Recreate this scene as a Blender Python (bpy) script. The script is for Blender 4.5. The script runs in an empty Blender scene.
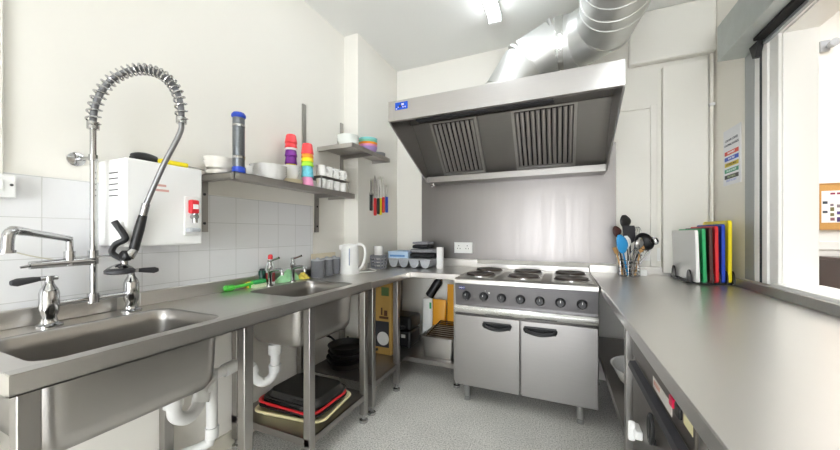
import bpy, bmesh, math, random
from mathutils import Vector, Matrix, noise
from mathutils.geometry import tessellate_polygon
PI = math.pi
random.seed(4)
S = bpy.context.scene
COL = S.collection

# ------------------------------------------------------------------ camera, world, exposure
F_PX = 321.5
YAW = math.atan(139.2 / F_PX)
cam_d = bpy.data.cameras.new('camera')
cam_d.sensor_width = 36.0
cam_d.sensor_fit = 'HORIZONTAL'
cam_d.lens = F_PX * 36.0 / 840.0
cam_d.shift_y = 8.0 / 840.0
cam_d.clip_start = 0.02
cam = bpy.data.objects.new('camera', cam_d)
cam.location = (0, 0, 1.2)
cam.rotation_euler = (PI / 2, 0, YAW)
COL.objects.link(cam)
S.camera = cam
S.view_settings.view_transform = 'Standard'
S.view_settings.look = 'None'
S.view_settings.gamma = 1.0
S.view_settings.use_curve_mapping = False
S.view_settings.exposure = 1.08
W = bpy.data.worlds.new('world')
S.world = W
W.use_nodes = True
W.node_tree.nodes['Background'].inputs[0].default_value = (0.93, 0.965, 1.0, 1)
W.node_tree.nodes['Background'].inputs[1].default_value = 5.5
TUBE_STRENGTH = 15.0
FRONT_TUBE_STRENGTH = 9.5
HALL_STRENGTH = 4.8

# ------------------------------------------------------------------ materials
def srgb(h):
    h = h.lstrip('#')
    v = [int(h[i:i + 2], 16) / 255 for i in (0, 2, 4)]
    return tuple(c / 12.92 if c <= 0.04045 else ((c + 0.055) / 1.055) ** 2.4 for c in v) + (1,)

_M = {}
def mat(name, col, rough=0.5, metal=0.0, var=0.04, scale=6.0, bump=0.0, stretch=None, spec=0.5,
        trans=0.0, emit=0.0, coat=0.0, rvar=0.0):
    """principled material with a procedural noise in colour, roughness and bump"""
    if name in _M:
        return _M[name]
    m = bpy.data.materials.new(name)
    m.use_nodes = True
    nt = m.node_tree
    b = nt.nodes['Principled BSDF']
    c = srgb(col) if isinstance(col, str) else tuple(col)
    tc = nt.nodes.new('ShaderNodeTexCoord')
    mp = nt.nodes.new('ShaderNodeMapping')
    nt.links.new(tc.outputs['Object'], mp.inputs[0])
    mp.inputs['Scale'].default_value = stretch or (1, 1, 1)
    nz = nt.nodes.new('ShaderNodeTexNoise')
    nz.inputs['Scale'].default_value = scale
    nz.inputs['Detail'].default_value = 4
    nt.links.new(mp.outputs[0], nz.inputs['Vector'])
    mx = nt.nodes.new('ShaderNodeMix')
    mx.data_type = 'RGBA'
    mx.inputs[6].default_value = tuple(max(0, x * (1 - var)) for x in c[:3]) + (1,)
    mx.inputs[7].default_value = tuple(min(1, x * (1 + var)) for x in c[:3]) + (1,)
    nt.links.new(nz.outputs[0], mx.inputs[0])
    nt.links.new(mx.outputs[2], b.inputs['Base Color'])
    b.inputs['Metallic'].default_value = metal
    b.inputs['Roughness'].default_value = rough
    b.inputs['Specular IOR Level'].default_value = spec
    b.inputs['Transmission Weight'].default_value = trans
    b.inputs['Coat Weight'].default_value = coat
    if rvar:
        mr = nt.nodes.new('ShaderNodeMapRange')
        mr.inputs[3].default_value = max(0.02, rough - rvar)
        mr.inputs[4].default_value = rough + rvar
        nt.links.new(nz.outputs[0], mr.inputs[0])
        nt.links.new(mr.outputs[0], b.inputs['Roughness'])
    if bump:
        bp = nt.nodes.new('ShaderNodeBump')
        bp.inputs['Strength'].default_value = bump
        bp.inputs['Distance'].default_value = 0.01
        nt.links.new(nz.outputs[0], bp.inputs['Height'])
        nt.links.new(bp.outputs[0], b.inputs['Normal'])
    if emit:
        b.inputs['Emission Color'].default_value = c
        b.inputs['Emission Strength'].default_value = emit
    _M[name] = m
    return m

def tile_mat():
    m = bpy.data.materials.new('white_tiles')
    m.use_nodes = True
    nt = m.node_tree
    b = nt.nodes['Principled BSDF']
    tc = nt.nodes.new('ShaderNodeTexCoord')
    sp = nt.nodes.new('ShaderNodeSeparateXYZ')
    cb = nt.nodes.new('ShaderNodeCombineXYZ')
    nt.links.new(tc.outputs['Object'], sp.inputs[0])
    ay = nt.nodes.new('ShaderNodeMath'); ay.operation = 'ADD'; ay.inputs[1].default_value = -0.516 + 3.0
    az = nt.nodes.new('ShaderNodeMath'); az.operation = 'ADD'; az.inputs[1].default_value = -1.2545 + 2.9
    nt.links.new(sp.outputs[1], ay.inputs[0]); nt.links.new(sp.outputs[2], az.inputs[0])
    nt.links.new(ay.outputs[0], cb.inputs[0]); nt.links.new(az.outputs[0], cb.inputs[1])
    br = nt.nodes.new('ShaderNodeTexBrick')
    br.offset = 0.0
    br.inputs['Color1'].default_value = srgb('#e6e6e6')
    br.inputs['Color2'].default_value = srgb('#e3e3e5')
    br.inputs['Mortar'].default_value = srgb('#cbcbc9')
    br.inputs['Scale'].default_value = 1.0
    br.inputs['Mortar Size'].default_value = 0.0016
    br.inputs['Mortar Smooth'].default_value = 0.3
    br.inputs['Brick Width'].default_value = 0.15
    br.inputs['Row Height'].default_value = 0.145
    nt.links.new(cb.outputs[0], br.inputs['Vector'])
    nt.links.new(br.outputs[0], b.inputs['Base Color'])
    bp = nt.nodes.new('ShaderNodeBump'); bp.inputs['Strength'].default_value = 0.4; bp.inputs['Distance'].default_value = 0.002
    bp.invert = True
    nt.links.new(br.outputs['Fac'], bp.inputs['Height'])
    nt.links.new(bp.outputs[0], b.inputs['Normal'])
    b.inputs['Roughness'].default_value = 0.18
    return m

def floor_mat():
    m = bpy.data.materials.new('speckled_vinyl')
    m.use_nodes = True
    nt = m.node_tree
    b = nt.nodes['Principled BSDF']
    tc = nt.nodes.new('ShaderNodeTexCoord')
    n1 = nt.nodes.new('ShaderNodeTexNoise'); n1.inputs['Scale'].default_value = 120; n1.inputs['Detail'].default_value = 3
    n2 = nt.nodes.new('ShaderNodeTexNoise'); n2.inputs['Scale'].default_value = 3; n2.inputs['Detail'].default_value = 4
    r1 = nt.nodes.new('ShaderNodeValToRGB')
    e = r1.color_ramp.elements
    e[0].position = 0.30; e[0].color = srgb('#9a9892')
    e[1].position = 0.70; e[1].color = srgb('#f0eee8')
    x = e.new(0.5); x.color = srgb('#d6d4ce')
    mx = nt.nodes.new('ShaderNodeMix'); mx.data_type = 'RGBA'; mx.blend_type = 'MULTIPLY'; mx.inputs[0].default_value = 1
    r2 = nt.nodes.new('ShaderNodeValToRGB')
    r2.color_ramp.elements[0].position = 0.3; r2.color_ramp.elements[0].color = (0.86, 0.86, 0.86, 1)
    r2.color_ramp.elements[1].position = 0.7; r2.color_ramp.elements[1].color = (1, 1, 1, 1)
    for n in (n1, n2): nt.links.new(tc.outputs['Object'], n.inputs['Vector'])
    nt.links.new(n1.outputs[0], r1.inputs[0]); nt.links.new(n2.outputs[0], r2.inputs[0])
    nt.links.new(r1.outputs[0], mx.inputs[6]); nt.links.new(r2.outputs[0], mx.inputs[7])
    nt.links.new(mx.outputs[2], b.inputs['Base Color'])
    b.inputs['Roughness'].default_value = 0.45
    return m

def steel(name, col='#c4c3c0', rough=0.3, stretch=(40, 1, 40), metal=1.0):
    return mat(name, col, rough, metal, var=0.05, scale=9, stretch=stretch, rvar=0.06)

M_WALL = mat('cream_paint', '#ebe8e0', 0.6, var=0.012, scale=1.5)
M_WALLR = mat('warm_cream_paint', '#f6f2e8', 0.55, var=0.02, scale=1.5)
M_LOWW = mat('lower_wall_paint', '#dcd6c6', 0.6, var=0.05, scale=3)
M_CEIL = mat('ceiling_paint', '#efefec', 0.7, var=0.01, scale=1)
M_TILE = tile_mat()
M_FLOOR = floor_mat()
M_ST_Y = steel('brushed_steel_along', '#cbc8c4', 0.32, (30, 1.2, 30), 0.95)
M_ST_X = steel('brushed_steel_across', '#cbc8c4', 0.32, (1.2, 30, 30), 0.95)
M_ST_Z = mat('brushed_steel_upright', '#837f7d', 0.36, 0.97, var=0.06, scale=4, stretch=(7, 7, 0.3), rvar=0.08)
M_BOWL = steel('sink_bowl_steel', '#aeaba7', 0.32, (1, 1, 1), 0.96)
M_TOP = mat('worktop_steel', '#d6d3cf', 0.30, 0.93, var=0.02, scale=3, stretch=(3, 1.0, 3), rvar=0.02)
M_LEG = steel('leg_steel', '#a6a39f', 0.34, (20, 20, 1), 0.95)
M_SHELFST = steel('shelf_steel', '#94908c', 0.38, (8, 1, 8), 0.95)
M_COOK = steel('cooker_steel', '#969391', 0.36, (1, 20, 25), 0.96)
M_HOOD = steel('hood_steel', '#bab7b5', 0.32, (1.2, 20, 20), 0.96)
M_HOODIN = steel('hood_inner_steel', '#989592', 0.34, (1.2, 20, 20), 0.95)
M_DUCT = mat('galvanised', '#d3d4d2', 0.44, 0.88, var=0.08, scale=9, rvar=0.08)
M_CHROME = mat('chrome', '#b9b9b9', 0.12, 1.0, var=0.02)
M_BRIGHT = mat('polished_bar_steel', '#e2e1df', 0.22, 1.0, var=0.02, stretch=(1, 20, 20))
M_BLACK = mat('black_plastic', '#19191b', 0.4, var=0.1)
M_DARK = mat('curtain_slot_shade', '#101010', 0.8)
M_DKGREY = mat('dark_grey_plastic', '#333337', 0.5, var=0.08)
M_GREY = mat('grey_plastic', '#85868c', 0.45, var=0.06)
M_LGREY = mat('pale_grey_plastic', '#b3b6bb', 0.4, var=0.03)
M_CANIS = mat('canister_grey', '#77787e', 0.5, var=0.10, scale=40)
M_WHITE = mat('white_plastic', '#f1f1ef', 0.3, var=0.01)
M_PIPE = mat('white_pvc', '#e6e6e4', 0.3, var=0.02)
M_CERAM = mat('white_ceramic', '#f0efec', 0.15, var=0.01)
M_RED = mat('red_plastic', '#dd2b33', 0.4, var=0.04)
M_GREEN = mat('green_plastic', '#2fae6b', 0.4, var=0.04)
M_LGREEN = mat('bright_green_plastic', '#52c745', 0.4, var=0.05)
M_BLUE = mat('blue_plastic', '#2246b8', 0.4, var=0.04)
M_YEL = mat('yellow_plastic', '#f3df1e', 0.4, var=0.03)
M_BROWN = mat('brown_plastic', '#4b2a26', 0.45, var=0.04)
M_CREAM = mat('cream_plastic', '#ede3b4', 0.45, var=0.03)
M_CARD = mat('cardboard', '#c09a55', 0.8, var=0.08, scale=12)
M_IRON = mat('cast_iron_plate', '#4d443f', 0.5, 0.6, var=0.15, scale=14)
M_PAN = mat('pan_black', '#1d1c1b', 0.35, 0.3, var=0.12)
M_SKIRT = mat('skirting_paint', '#cfcabb', 0.5, var=0.03)
M_FRAME = mat('white_frame_paint', '#f3f2ee', 0.35, var=0.01)
M_RAIL = mat('shutter_grey', '#a9adae', 0.45, 0.5, var=0.05, scale=4, stretch=(1, 1, 6))
M_SHUT = mat('shutter_box_steel', '#c2c8c6', 0.42, 0.55, var=0.12, scale=14)
M_CORK = mat('cork', '#c8995a', 0.9, var=0.12, scale=60)

# ------------------------------------------------------------------ mesh builder
class MB:
    def __init__(s): s.v = []; s.f = []; s.m = []; s.mi = 0
    def add(s, vs, fs):
        o = len(s.v); s.v += [tuple(p) for p in vs]
        s.f += [tuple(i + o for i in f) for f in fs]; s.m += [s.mi] * len(fs); return s
    def mat(s, i): s.mi = i; return s
    def box(s, x0, x1, y0, y1, z0, z1):
        x0, x1 = sorted((x0, x1)); y0, y1 = sorted((y0, y1)); z0, z1 = sorted((z0, z1))
        v = [(x0, y0, z0), (x1, y0, z0), (x1, y1, z0), (x0, y1, z0), (x0, y0, z1), (x1, y0, z1), (x1, y1, z1), (x0, y1, z1)]
        return s.add(v, [(0, 3, 2, 1), (4, 5, 6, 7), (0, 1, 5, 4), (1, 2, 6, 5), (2, 3, 7, 6), (3, 0, 4, 7)])
    def obox(s, c, ax, ay, az, hx, hy, hz):
        c = Vector(c); ax = Vector(ax).normalized() * hx; ay = Vector(ay).normalized() * hy; az = Vector(az).normalized() * hz
        v = [c + ax * i + ay * j + az * k for k in (-1, 1) for (i, j) in ((-1, -1), (1, -1), (1, 1), (-1, 1))]
        return s.add(v, [(0, 3, 2, 1), (4, 5, 6, 7), (0, 1, 5, 4), (1, 2, 6, 5), (2, 3, 7, 6), (3, 0, 4, 7)])
    def prism(s, poly, axis, a, b):
        """poly in the two other axes (order: x->(y,z), y->(x,z), z->(x,y))"""
        n = len(poly)
        def P(p, t):
            return {'x': (t, p[0], p[1]), 'y': (p[0], t, p[1]), 'z': (p[0], p[1], t)}[axis]
        v = [P(p, a) for p in poly] + [P(p, b) for p in poly]
        fs = [tuple(reversed(range(n))), tuple(range(n, 2 * n))] + [(i, (i + 1) % n, n + (i + 1) % n, n + i) for i in range(n)]
        return s.add(v, fs)
    def loft(s, rings, cap0=True, cap1=True, closed=False):
        n = len(rings[0]); v = [p for r in rings for p in r]; fs = []
        R = len(rings)
        for k in range(R if closed else R - 1):
            a = k * n; b = ((k + 1) % R) * n
            for i in range(n):
                j = (i + 1) % n
                fs.append((a + i, a + j, b + j, b + i))
        if not closed:
            if cap0: fs.append(tuple(reversed(range(n))))
            if cap1: fs.append(tuple((R - 1) * n + i for i in range(n)))
        return s.add(v, fs)
    def cyl(s, p0, p1, r0, r1=None, n=20, cap=True):
        return s.tube([p0, p1], [r0, r0 if r1 is None else r1], n, cap)
    def tube(s, pts, r, n=10, cap=True, closed=False):
        pts = [Vector(p) for p in pts]; R = len(pts)
        rs = r if isinstance(r, (list, tuple)) else [r] * R
        T = []
        for i in range(R):
            a = pts[(i - 1) % R] if (closed or i > 0) else pts[i]
            b = pts[(i + 1) % R] if (closed or i < R - 1) else pts[i]
            T.append((b - a).normalized())
        u = T[0].cross(Vector((0, 0, 1)))
        if u.length < 1e-3: u = T[0].cross(Vector((1, 0, 0)))
        u.normalize(); rings = []
        for i in range(R):
            u = (u - T[i] * u.dot(T[i])).normalized(); w = T[i].cross(u)
            rings.append([pts[i] + (u * math.cos(2 * PI * k / n) + w * math.sin(2 * PI * k / n)) * rs[i] for k in range(n)])
        return s.loft(rings, cap, cap, closed)
    def lathe(s, prof, c=(0, 0, 0), n=28, axis='z', sx=1, sy=1, closed=False):
        rings = []
        for r, z in prof:
            r = max(r, 1e-4); ring = []
            for k in range(n):
                a = 2 * PI * k / n; p = (r * math.cos(a) * sx, r * math.sin(a) * sy, z)
                if axis == 'x': p = (p[2], p[0], p[1])
                elif axis == 'y': p = (p[0], p[2], p[1])
                ring.append((c[0] + p[0], c[1] + p[1], c[2] + p[2]))
            rings.append(ring)
        return s.loft(rings, not closed, not closed, closed)
    def xform(s, M):
        s.v = [tuple(M @ Vector(p)) for p in s.v]; return s
    def build(s, name, m, parent=None, bevel=0, smooth=35, origin=None, subsurf=0, segs=2, solid=0):
        me = bpy.data.meshes.new(name)
        base = Vector((0, 0, 0)); p = parent
        while p is not None: base += p.location; p = p.parent
        if origin is not None: base = Vector(origin)
        me.from_pydata([tuple(Vector(q) - base) for q in s.v], [], s.f)
        bm = bmesh.new(); bm.from_mesh(me)
        bmesh.ops.recalc_face_normals(bm, faces=bm.faces[:]); bm.to_mesh(me); bm.free()
        for q in (m if isinstance(m, (list, tuple)) else [m]): me.materials.append(q)
        me.polygons.foreach_set('material_index', s.m)
        if smooth:
            me.polygons.foreach_set('use_smooth', [True] * len(me.polygons))
            me.set_sharp_from_angle(angle=math.radians(smooth))
        me.update()
        o = bpy.data.objects.new(name, me); COL.objects.link(o)
        if parent is not None: o.parent = parent
        elif origin is not None: o.location = origin
        if solid:
            q = o.modifiers.new('solid', 'SOLIDIFY'); q.thickness = solid; q.offset = 0
        if bevel:
            q = o.modifiers.new('bevel', 'BEVEL'); q.width = bevel; q.segments = segs; q.limit_method = 'ANGLE'; q.angle_limit = math.radians(40)
        if subsurf:
            q = o.modifiers.new('subsurf', 'SUBSURF'); q.levels = subsurf; q.render_levels = subsurf
        return o

def tag(o, label, cat, group=None, kind=None):
    o['label'] = label; o['category'] = cat
    if group: o['group'] = group
    if kind: o['kind'] = kind
    return o
def thing(name, label, cat, loc=(0, 0, 0), group=None):
    o = bpy.data.objects.new(name, None); o.empty_display_size = 0.05; COL.objects.link(o); o.location = loc
    return tag(o, label, cat, group)
def struct(mb, name, m, **k):
    o = mb.build(name, m, **k); o['kind'] = 'structure'; return o
def part(mb, name, m, parent, label=None, **k):
    o = mb.build(name, m, parent, **k)
    if label: o['label'] = label
    return o
def put(o, loc, rz=0.0, rx=0.0, ry=0.0):
    o.location = loc; o.rotation_euler = (rx, ry, rz); return o
def dup(o, loc, rz=0.0, label=None, group=None):
    c = o.copy(); COL.objects.link(c); c.location = loc; c.rotation_euler = (0, 0, rz)
    for ch in list(o.children):
        d = ch.copy(); COL.objects.link(d); d.parent = c
        for g in list(ch.children):
            e = g.copy(); COL.objects.link(e); e.parent = d
    if label: c['label'] = label
    if group: c['group'] = group
    return c
def rrect(x0, x1, y0, y1, r, z, n=6):
    pts = []
    for cx, cy, a0 in ((x1 - r, y0 + r, -PI / 2), (x1 - r, y1 - r, 0), (x0 + r, y1 - r, PI / 2), (x0 + r, y0 + r, PI)):
        for k in range(n + 1):
            a = a0 + PI / 2 * k / n; pts.append((cx + r * math.cos(a), cy + r * math.sin(a), z))
    return pts
def bez(p0, p1, p2, p3, n=16):
    p0, p1, p2, p3 = map(Vector, (p0, p1, p2, p3)); o = []
    for i in range(n + 1):
        t = i / n; o.append(p0 * (1 - t) ** 3 + p1 * 3 * t * (1 - t) ** 2 + p2 * 3 * t * t * (1 - t) + p3 * t ** 3)
    return o
def spline(P, n=8):
    P = [Vector(p) for p in P]; P = [2 * P[0] - P[1]] + P + [2 * P[-1] - P[-2]]; o = []
    for i in range(1, len(P) - 2):
        a, b, c, d = P[i - 1:i + 3]
        for k in range(n):
            t = k / n
            o.append(0.5 * ((2 * b) + (c - a) * t + (2 * a - 5 * b + 4 * c - d) * t * t + (3 * b - a - 3 * c + d) * t ** 3))
    o.append(P[-2]); return o
def plate(mb, outer, holes, z, th):
    loops = [[Vector((p[0], p[1], 0)) for p in outer]] + [[Vector((p[0], p[1], 0)) for p in h] for h in holes]
    flat = [p for l in loops for p in l]
    tris = tessellate_polygon(loops)
    mb.add([(p.x, p.y, z) for p in flat], [tuple(t) for t in tris])
    n = len(outer)
    v = [(p[0], p[1], z) for p in outer] + [(p[0], p[1], z - th) for p in outer]
    mb.add(v, [(i, (i + 1) % n, n + (i + 1) % n, n + i) for i in range(n)])
def text(name, body, size, M, m, parent, align='CENTER'):
    cu = bpy.data.curves.new(name, 'FONT'); cu.body = body; cu.size = size; cu.align_x = align; cu.align_y = 'CENTER'; cu.extrude = 0.0004
    t = bpy.data.objects.new(name, cu); COL.objects.link(t)
    bpy.context.view_layer.update()
    me = bpy.data.meshes.new_from_object(t.evaluated_get(bpy.context.evaluated_depsgraph_get()))
    bpy.data.objects.remove(t)
    me.transform(M); me.materials.clear(); me.materials.append(m)
    o = bpy.data.objects.new(name, me); COL.objects.link(o); o.parent = parent
    return o
def basis(o, x, y):
    x = Vector(x).normalized(); y = Vector(y).normalized(); z = x.cross(y)
    M = Matrix((x, y, z)).transposed().to_4x4(); M.translation = Vector(o); return M

# ------------------------------------------------------------------ room
XL, XR, YB, ZC, YF = -1.70, 1.03, 3.00, 2.89, -2.4
struct(MB().box(-1.9, 1.16, YF, 3.15, -0.1, 0), 'floor', M_FLOOR)
struct(MB().box(-1.9, 1.16, YF, 3.15, ZC, ZC + 0.1), 'ceiling', M_CEIL)
struct(MB().box(-1.85, XL, YF, 3.15, 0, ZC), 'wall_left', M_WALL)
struct(MB().box(XL, XR, YB, YB + 0.15, 0, ZC), 'wall_back', M_WALL)
struct(MB().box(XL, -1.56, 2.285, YB, 0, ZC), 'wall_corner', M_WALL)
# right wall with the serving hatch opening
OY0, OY1, OZ0, OZ1 = -1.1, 2.21, 0.936, 2.21
struct(MB().box(XR, XR + 0.13, OY1, YB + 0.15, 0, ZC).box(XR, XR + 0.13, YF, OY1, 0, OZ0 - 0.02)
       .box(XR, XR + 0.13, YF, OY1, OZ1, ZC).box(XR, XR + 0.13, YF, OY0, OZ0 - 0.02, OZ1), 'wall_right', M_WALLR)
struct(MB().box(XL, -0.95, YF - 0.15, YF, 0, ZC).box(0.6, XR, YF - 0.15, YF, 0, ZC).box(-0.95, 0.6, YF - 0.15, YF, 2.1, ZC), 'wall_front', M_WALL)  # unseen doorway gap, added and widened so world light fills the room
struct(MB().box(XL, XL + 0.008, YF, 1.889, 0.93, 1.402), 'trim_1', M_TILE)
struct(MB().box(XL, XL + 0.012, YF, 2.28, 0, 0.09), 'baseboard_left', M_SKIRT, bevel=0.003)
struct(MB().box(-1.55, -0.72, YB - 0.012, YB, 0, 0.09), 'baseboard_back', M_SKIRT, bevel=0.003)
# boxed-in section and blocked doorway trim on the back wall
struct(MB().box(0.717, 0.985, 2.945, YB, 0.9, 2.455), 'trim_2', M_WALL, bevel=0.004)
struct(MB().box(0.647, 0.69, 2.985, YB, 0.93, 2.19), 'trim_3', M_WALL, bevel=0.003)
struct(MB().box(0.40, 0.647, 2.985, YB, 2.165, 2.19), 'trim_4', M_WALL, bevel=0.003)
struct(MB().box(0.50, XR, 2.93, YB, 2.50, ZC), 'trim_5', M_WALL, bevel=0.012)
# hatch frame and sill
fm = MB()
fm.box(XR - 0.014, XR, OY1, OY1 + 0.075, OZ0 - 0.02, OZ1 + 0.02).box(XR - 0.014, XR, OY0, OY1, OZ1, OZ1 + 0.02)
fm.box(XR, XR + 0.13, OY1 - 0.006, OY1, OZ0, OZ1).box(XR, XR + 0.13, OY0, OY1 - 0.006, OZ1 - 0.008, OZ1)
struct(fm, 'window_1', M_FRAME, bevel=0.002)
struct(MB().box(XR - 0.03, XR + 0.16, OY0, OY1 + 0.03, OZ0 - 0.02, OZ0 + 0.006), 'trim_6', M_FRAME, bevel=0.004)
# hall beyond the hatch
HX0, HX1, HY0, HY1, HZ = 1.16, 7.0, -2.5, 6.0, 4.3
struct(MB().box(HX0, HX1, HY0, HY1, -0.1, 0), 'floor_hall', mat('hall_floor', '#b9a890', 0.4, var=0.08, scale=3))
struct(MB().box(HX0, HX1, HY1, HY1 + 0.1, 0, HZ), 'wall_hall_far', mat('hall_paint', '#efede8', 0.6, var=0.01))
struct(MB().box(HX1, HX1 + 0.1, HY0, HY1, 0, HZ), 'wall_hall_side', _M['hall_paint'])
struct(MB().box(HX0, HX1, HY0 - 0.1, HY0, 0, HZ), 'wall_hall_front', _M['hall_paint'])
struct(MB().box(HX0, HX1, HY0, HY1, HZ, HZ + 0.1), 'ceiling_hall', _M['hall_paint'])
struct(MB().box(HX0 - 0.1, HX0, HY0, HY1, ZC, HZ).box(HX0 - 0.1, HX0, 3.15, HY1, 0, ZC), 'wall_hall_near', _M['hall_paint'])
struct(MB().box(HX0, HX1, 5.985, HY1, 0.98, 1.09), 'trim_7', M_FRAME, bevel=0.003)

# ------------------------------------------------------------------ ceiling lights
M_TUBE = mat('lit_tube_added', (0.90, 0.955, 1.0, 1), 0.5, emit=TUBE_STRENGTH)
M_TUBE2 = mat('lit_tube_front', (0.90, 0.955, 1.0, 1), 0.5, emit=FRONT_TUBE_STRENGTH)
def tube_light(x, y0, y1, label, mt):
    t = thing('ceiling_light', label, 'light', (x, (y0 + y1) / 2, ZC), 'ceiling tubes')
    part(MB().box(x - 0.05, x + 0.05, y0, y1, ZC - 0.03, ZC), 'housing', M_WHITE, t, bevel=0.004)
    R = []
    for y in (y0 + 0.03, y1 - 0.03):
        R.append([(x + 0.045 * math.cos(a), y, ZC - 0.031 + 0.035 * math.sin(a)) for a in [-PI * k / 12 for k in range(13)]])
    part(MB().loft(R), 'diffuser', mt, t)
    for y in (y0, y1 - 0.03):
        part(MB().box(x - 0.05, x + 0.05, y, y + 0.03, ZC - 0.075, ZC - 0.03), 'end_cap', M_WHITE, t, bevel=0.006)
    return t
tube_light(-0.455, 0.95, 2.52, 'white tube light on the ceiling in front of the duct', M_TUBE2)
tube_light(0.72, -0.9, 0.7, 'added white tube light on the ceiling, unseen behind the camera', M_TUBE)  # extra tube out of view, put in to brighten back and right walls
t = thing('added_hall_light', 'large square light panel added on the unseen ceiling of the next room', 'light', (3.2, 2.5, HZ))  # panel never in view, added to light the hall
part(MB().box(2.4, 4.4, 1.0, 4.6, HZ - 0.03, HZ - 0.02), 'diffuser', mat('lit_panel', (0.98, 0.99, 1.0, 1), 0.5, emit=HALL_STRENGTH), t)
part(MB().box(2.36, 4.44, 0.96, 4.64, HZ - 0.02, HZ), 'frame', M_WHITE, t)

# ------------------------------------------------------------------ double sink table (left)
ZT = 0.88
XF = -1.12
def leg(mb, x, y, z0, z1, w=0.02):
    mb.box(x - w, x + w, y - w, y + w, z0 + 0.05, z1)
def foot(mb, x, y):
    mb.lathe([(0.014, 0.06), (0.014, 0.022), (0.026, 0.016), (0.028, 0.0)], (x, y, 0), 16)
def legs(par, spots, z1, w=0.02):
    for x, y in spots:
        m = MB(); leg(m, x, y, 0, z1, w)
        l = part(m, 'leg', M_LEG, par, bevel=0.003)
        m = MB(); foot(m, x, y); part(m, 'foot', M_CHROME, l)
st = thing('double_sink_table', 'long stainless steel sink table with two deep bowls along the left wall', 'sink', (-1.4, 1.0, 0))
bowlA = (-1.555, -1.175, 0.345, 0.835); bowlB = (-1.565, -1.185, 1.225, 1.715)
wt = MB()
plate(wt, [(XL, 0.292), (XF, 0.292), (XF, 1.79), (XL, 1.79)],
      [rrect(*bowlA, 0.055, 0), rrect(*bowlB, 0.055, 0)], ZT, 0.048)
wt.box(XF - 0.02, XF, 0.292, 1.79, ZT - 0.048, ZT - 0.044)
part(wt, 'worktop', M_TOP, st, smooth=25)
part(MB().box(XF - 0.04, XF - 0.001, 0.293, 1.789, ZT, ZT + 0.003), 'raised_rim', M_ST_Y, st)
for y0, y1 in ((0.292, 0.722), (0.80, 1.79)):
    m = MB().box(XL + 0.009, XL + 0.026, y0, y1, ZT, ZT + 0.062)
    part(m, 'upstand', M_ST_Y, st, bevel=0.003)
def bowl(par, x0, x1, y0, y1, zb):
    r = 0.055; R = []
    for ins, z, rr in ((0, ZT, r), (0.004, ZT - 0.006, r), (0.007, ZT - 0.05, r), (0.012, zb + 0.06, r), (0.016, zb + 0.03, r),
                       (0.03, zb + 0.009, r * 0.9), (0.055, zb, r * 0.7)):
        R.append(rrect(x0 + ins, x1 - ins, y0 + ins, y1 - ins, rr, z))
    m = MB().loft(R, False, True)
    b = part(m, 'bowl', M_BOWL, par, smooth=50, solid=0.002)
    cx, cy = (x0 + x1) / 2, (y0 + y1) / 2
    part(MB().lathe([(0.045, zb + 0.001), (0.04, zb + 0.004), (0.02, zb + 0.002)], (cx, cy, 0), 20), 'drain', M_CHROME, b)
bowl(st, *bowlA, 0.615); bowl(st, *bowlB, 0.605)
legs(st, [(-1.142, 0.323), (-1.142, 0.895), (-1.142, 1.25), (-1.142, 1.735), (-1.66, 0.323), (-1.66, 0.895), (-1.66, 1.25), (-1.66, 1.735)], ZT - 0.045)
sh = MB().box(-1.68, -1.125, 1.235, 1.75, 0.178, 0.182)
sh.box(-1.135, -1.125, 1.235, 1.75, 0.145, 0.182).box(-1.68, -1.125, 1.23, 1.24, 0.145, 0.182)
part(sh, 'shelf', M_SHELFST, st)
# white waste pipes
t = thing('waste_pipe', 'white plastic trap and waste pipe below the near sink bowl', 'pipe', (-1.42, 0.8, 0.4))
part(MB().cyl((-1.42, 0.79, 0.60), (-1.42, 0.79, 0.50), 0.022).tube(spline([(-1.42, 0.79, 0.52), (-1.42, 0.80, 0.46), (-1.44, 0.86, 0.42), (-1.47, 0.92, 0.44), (-1.49, 0.95, 0.50), (-1.52, 1.01, 0.515)]), 0.026, 14)
     .cyl((-1.42, 0.79, 0.54), (-1.42, 0.79, 0.505), 0.034).cyl((-1.475, 0.93, 0.44), (-1.485, 0.945, 0.475), 0.034), 'trap', M_PIPE, t)
part(MB().tube([(-1.53, 1.02, 0.54), (-1.53, 1.02, 0.24), (-1.535, 1.01, 0.20), (-1.56, 0.97, 0.185), (-1.66, 0.80, 0.175)], 0.024, 14)
     .cyl((-1.53, 1.02, 0.27), (-1.53, 1.02, 0.22), 0.029), 'downpipe', M_PIPE, t)
t = thing('waste_pipe', 'white plastic trap and waste pipe below the far sink bowl', 'pipe', (-1.48, 1.35, 0.4))
part(MB().tube(spline([(-1.45, 1.32, 0.60), (-1.45, 1.32, 0.46), (-1.46, 1.30, 0.40), (-1.48, 1.26, 0.39), (-1.50, 1.23, 0.43), (-1.51, 1.21, 0.50), (-1.52, 1.16, 0.52), (-1.53, 1.06, 0.515), (-1.54, 1.03, 0.51)]), 0.024, 14)
     .cyl((-1.45, 1.32, 0.585), (-1.45, 1.32, 0.53), 0.034).cyl((-1.45, 1.32, 0.47), (-1.45, 1.32, 0.43), 0.032).cyl((-1.51, 1.21, 0.49), (-1.505, 1.225, 0.45), 0.032), 'trap', M_PIPE, t)
part(MB().cyl((-1.53, 1.14, 0.52), (-1.53, 1.08, 0.515), 0.032), 'coupling', M_PIPE, t)

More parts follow.
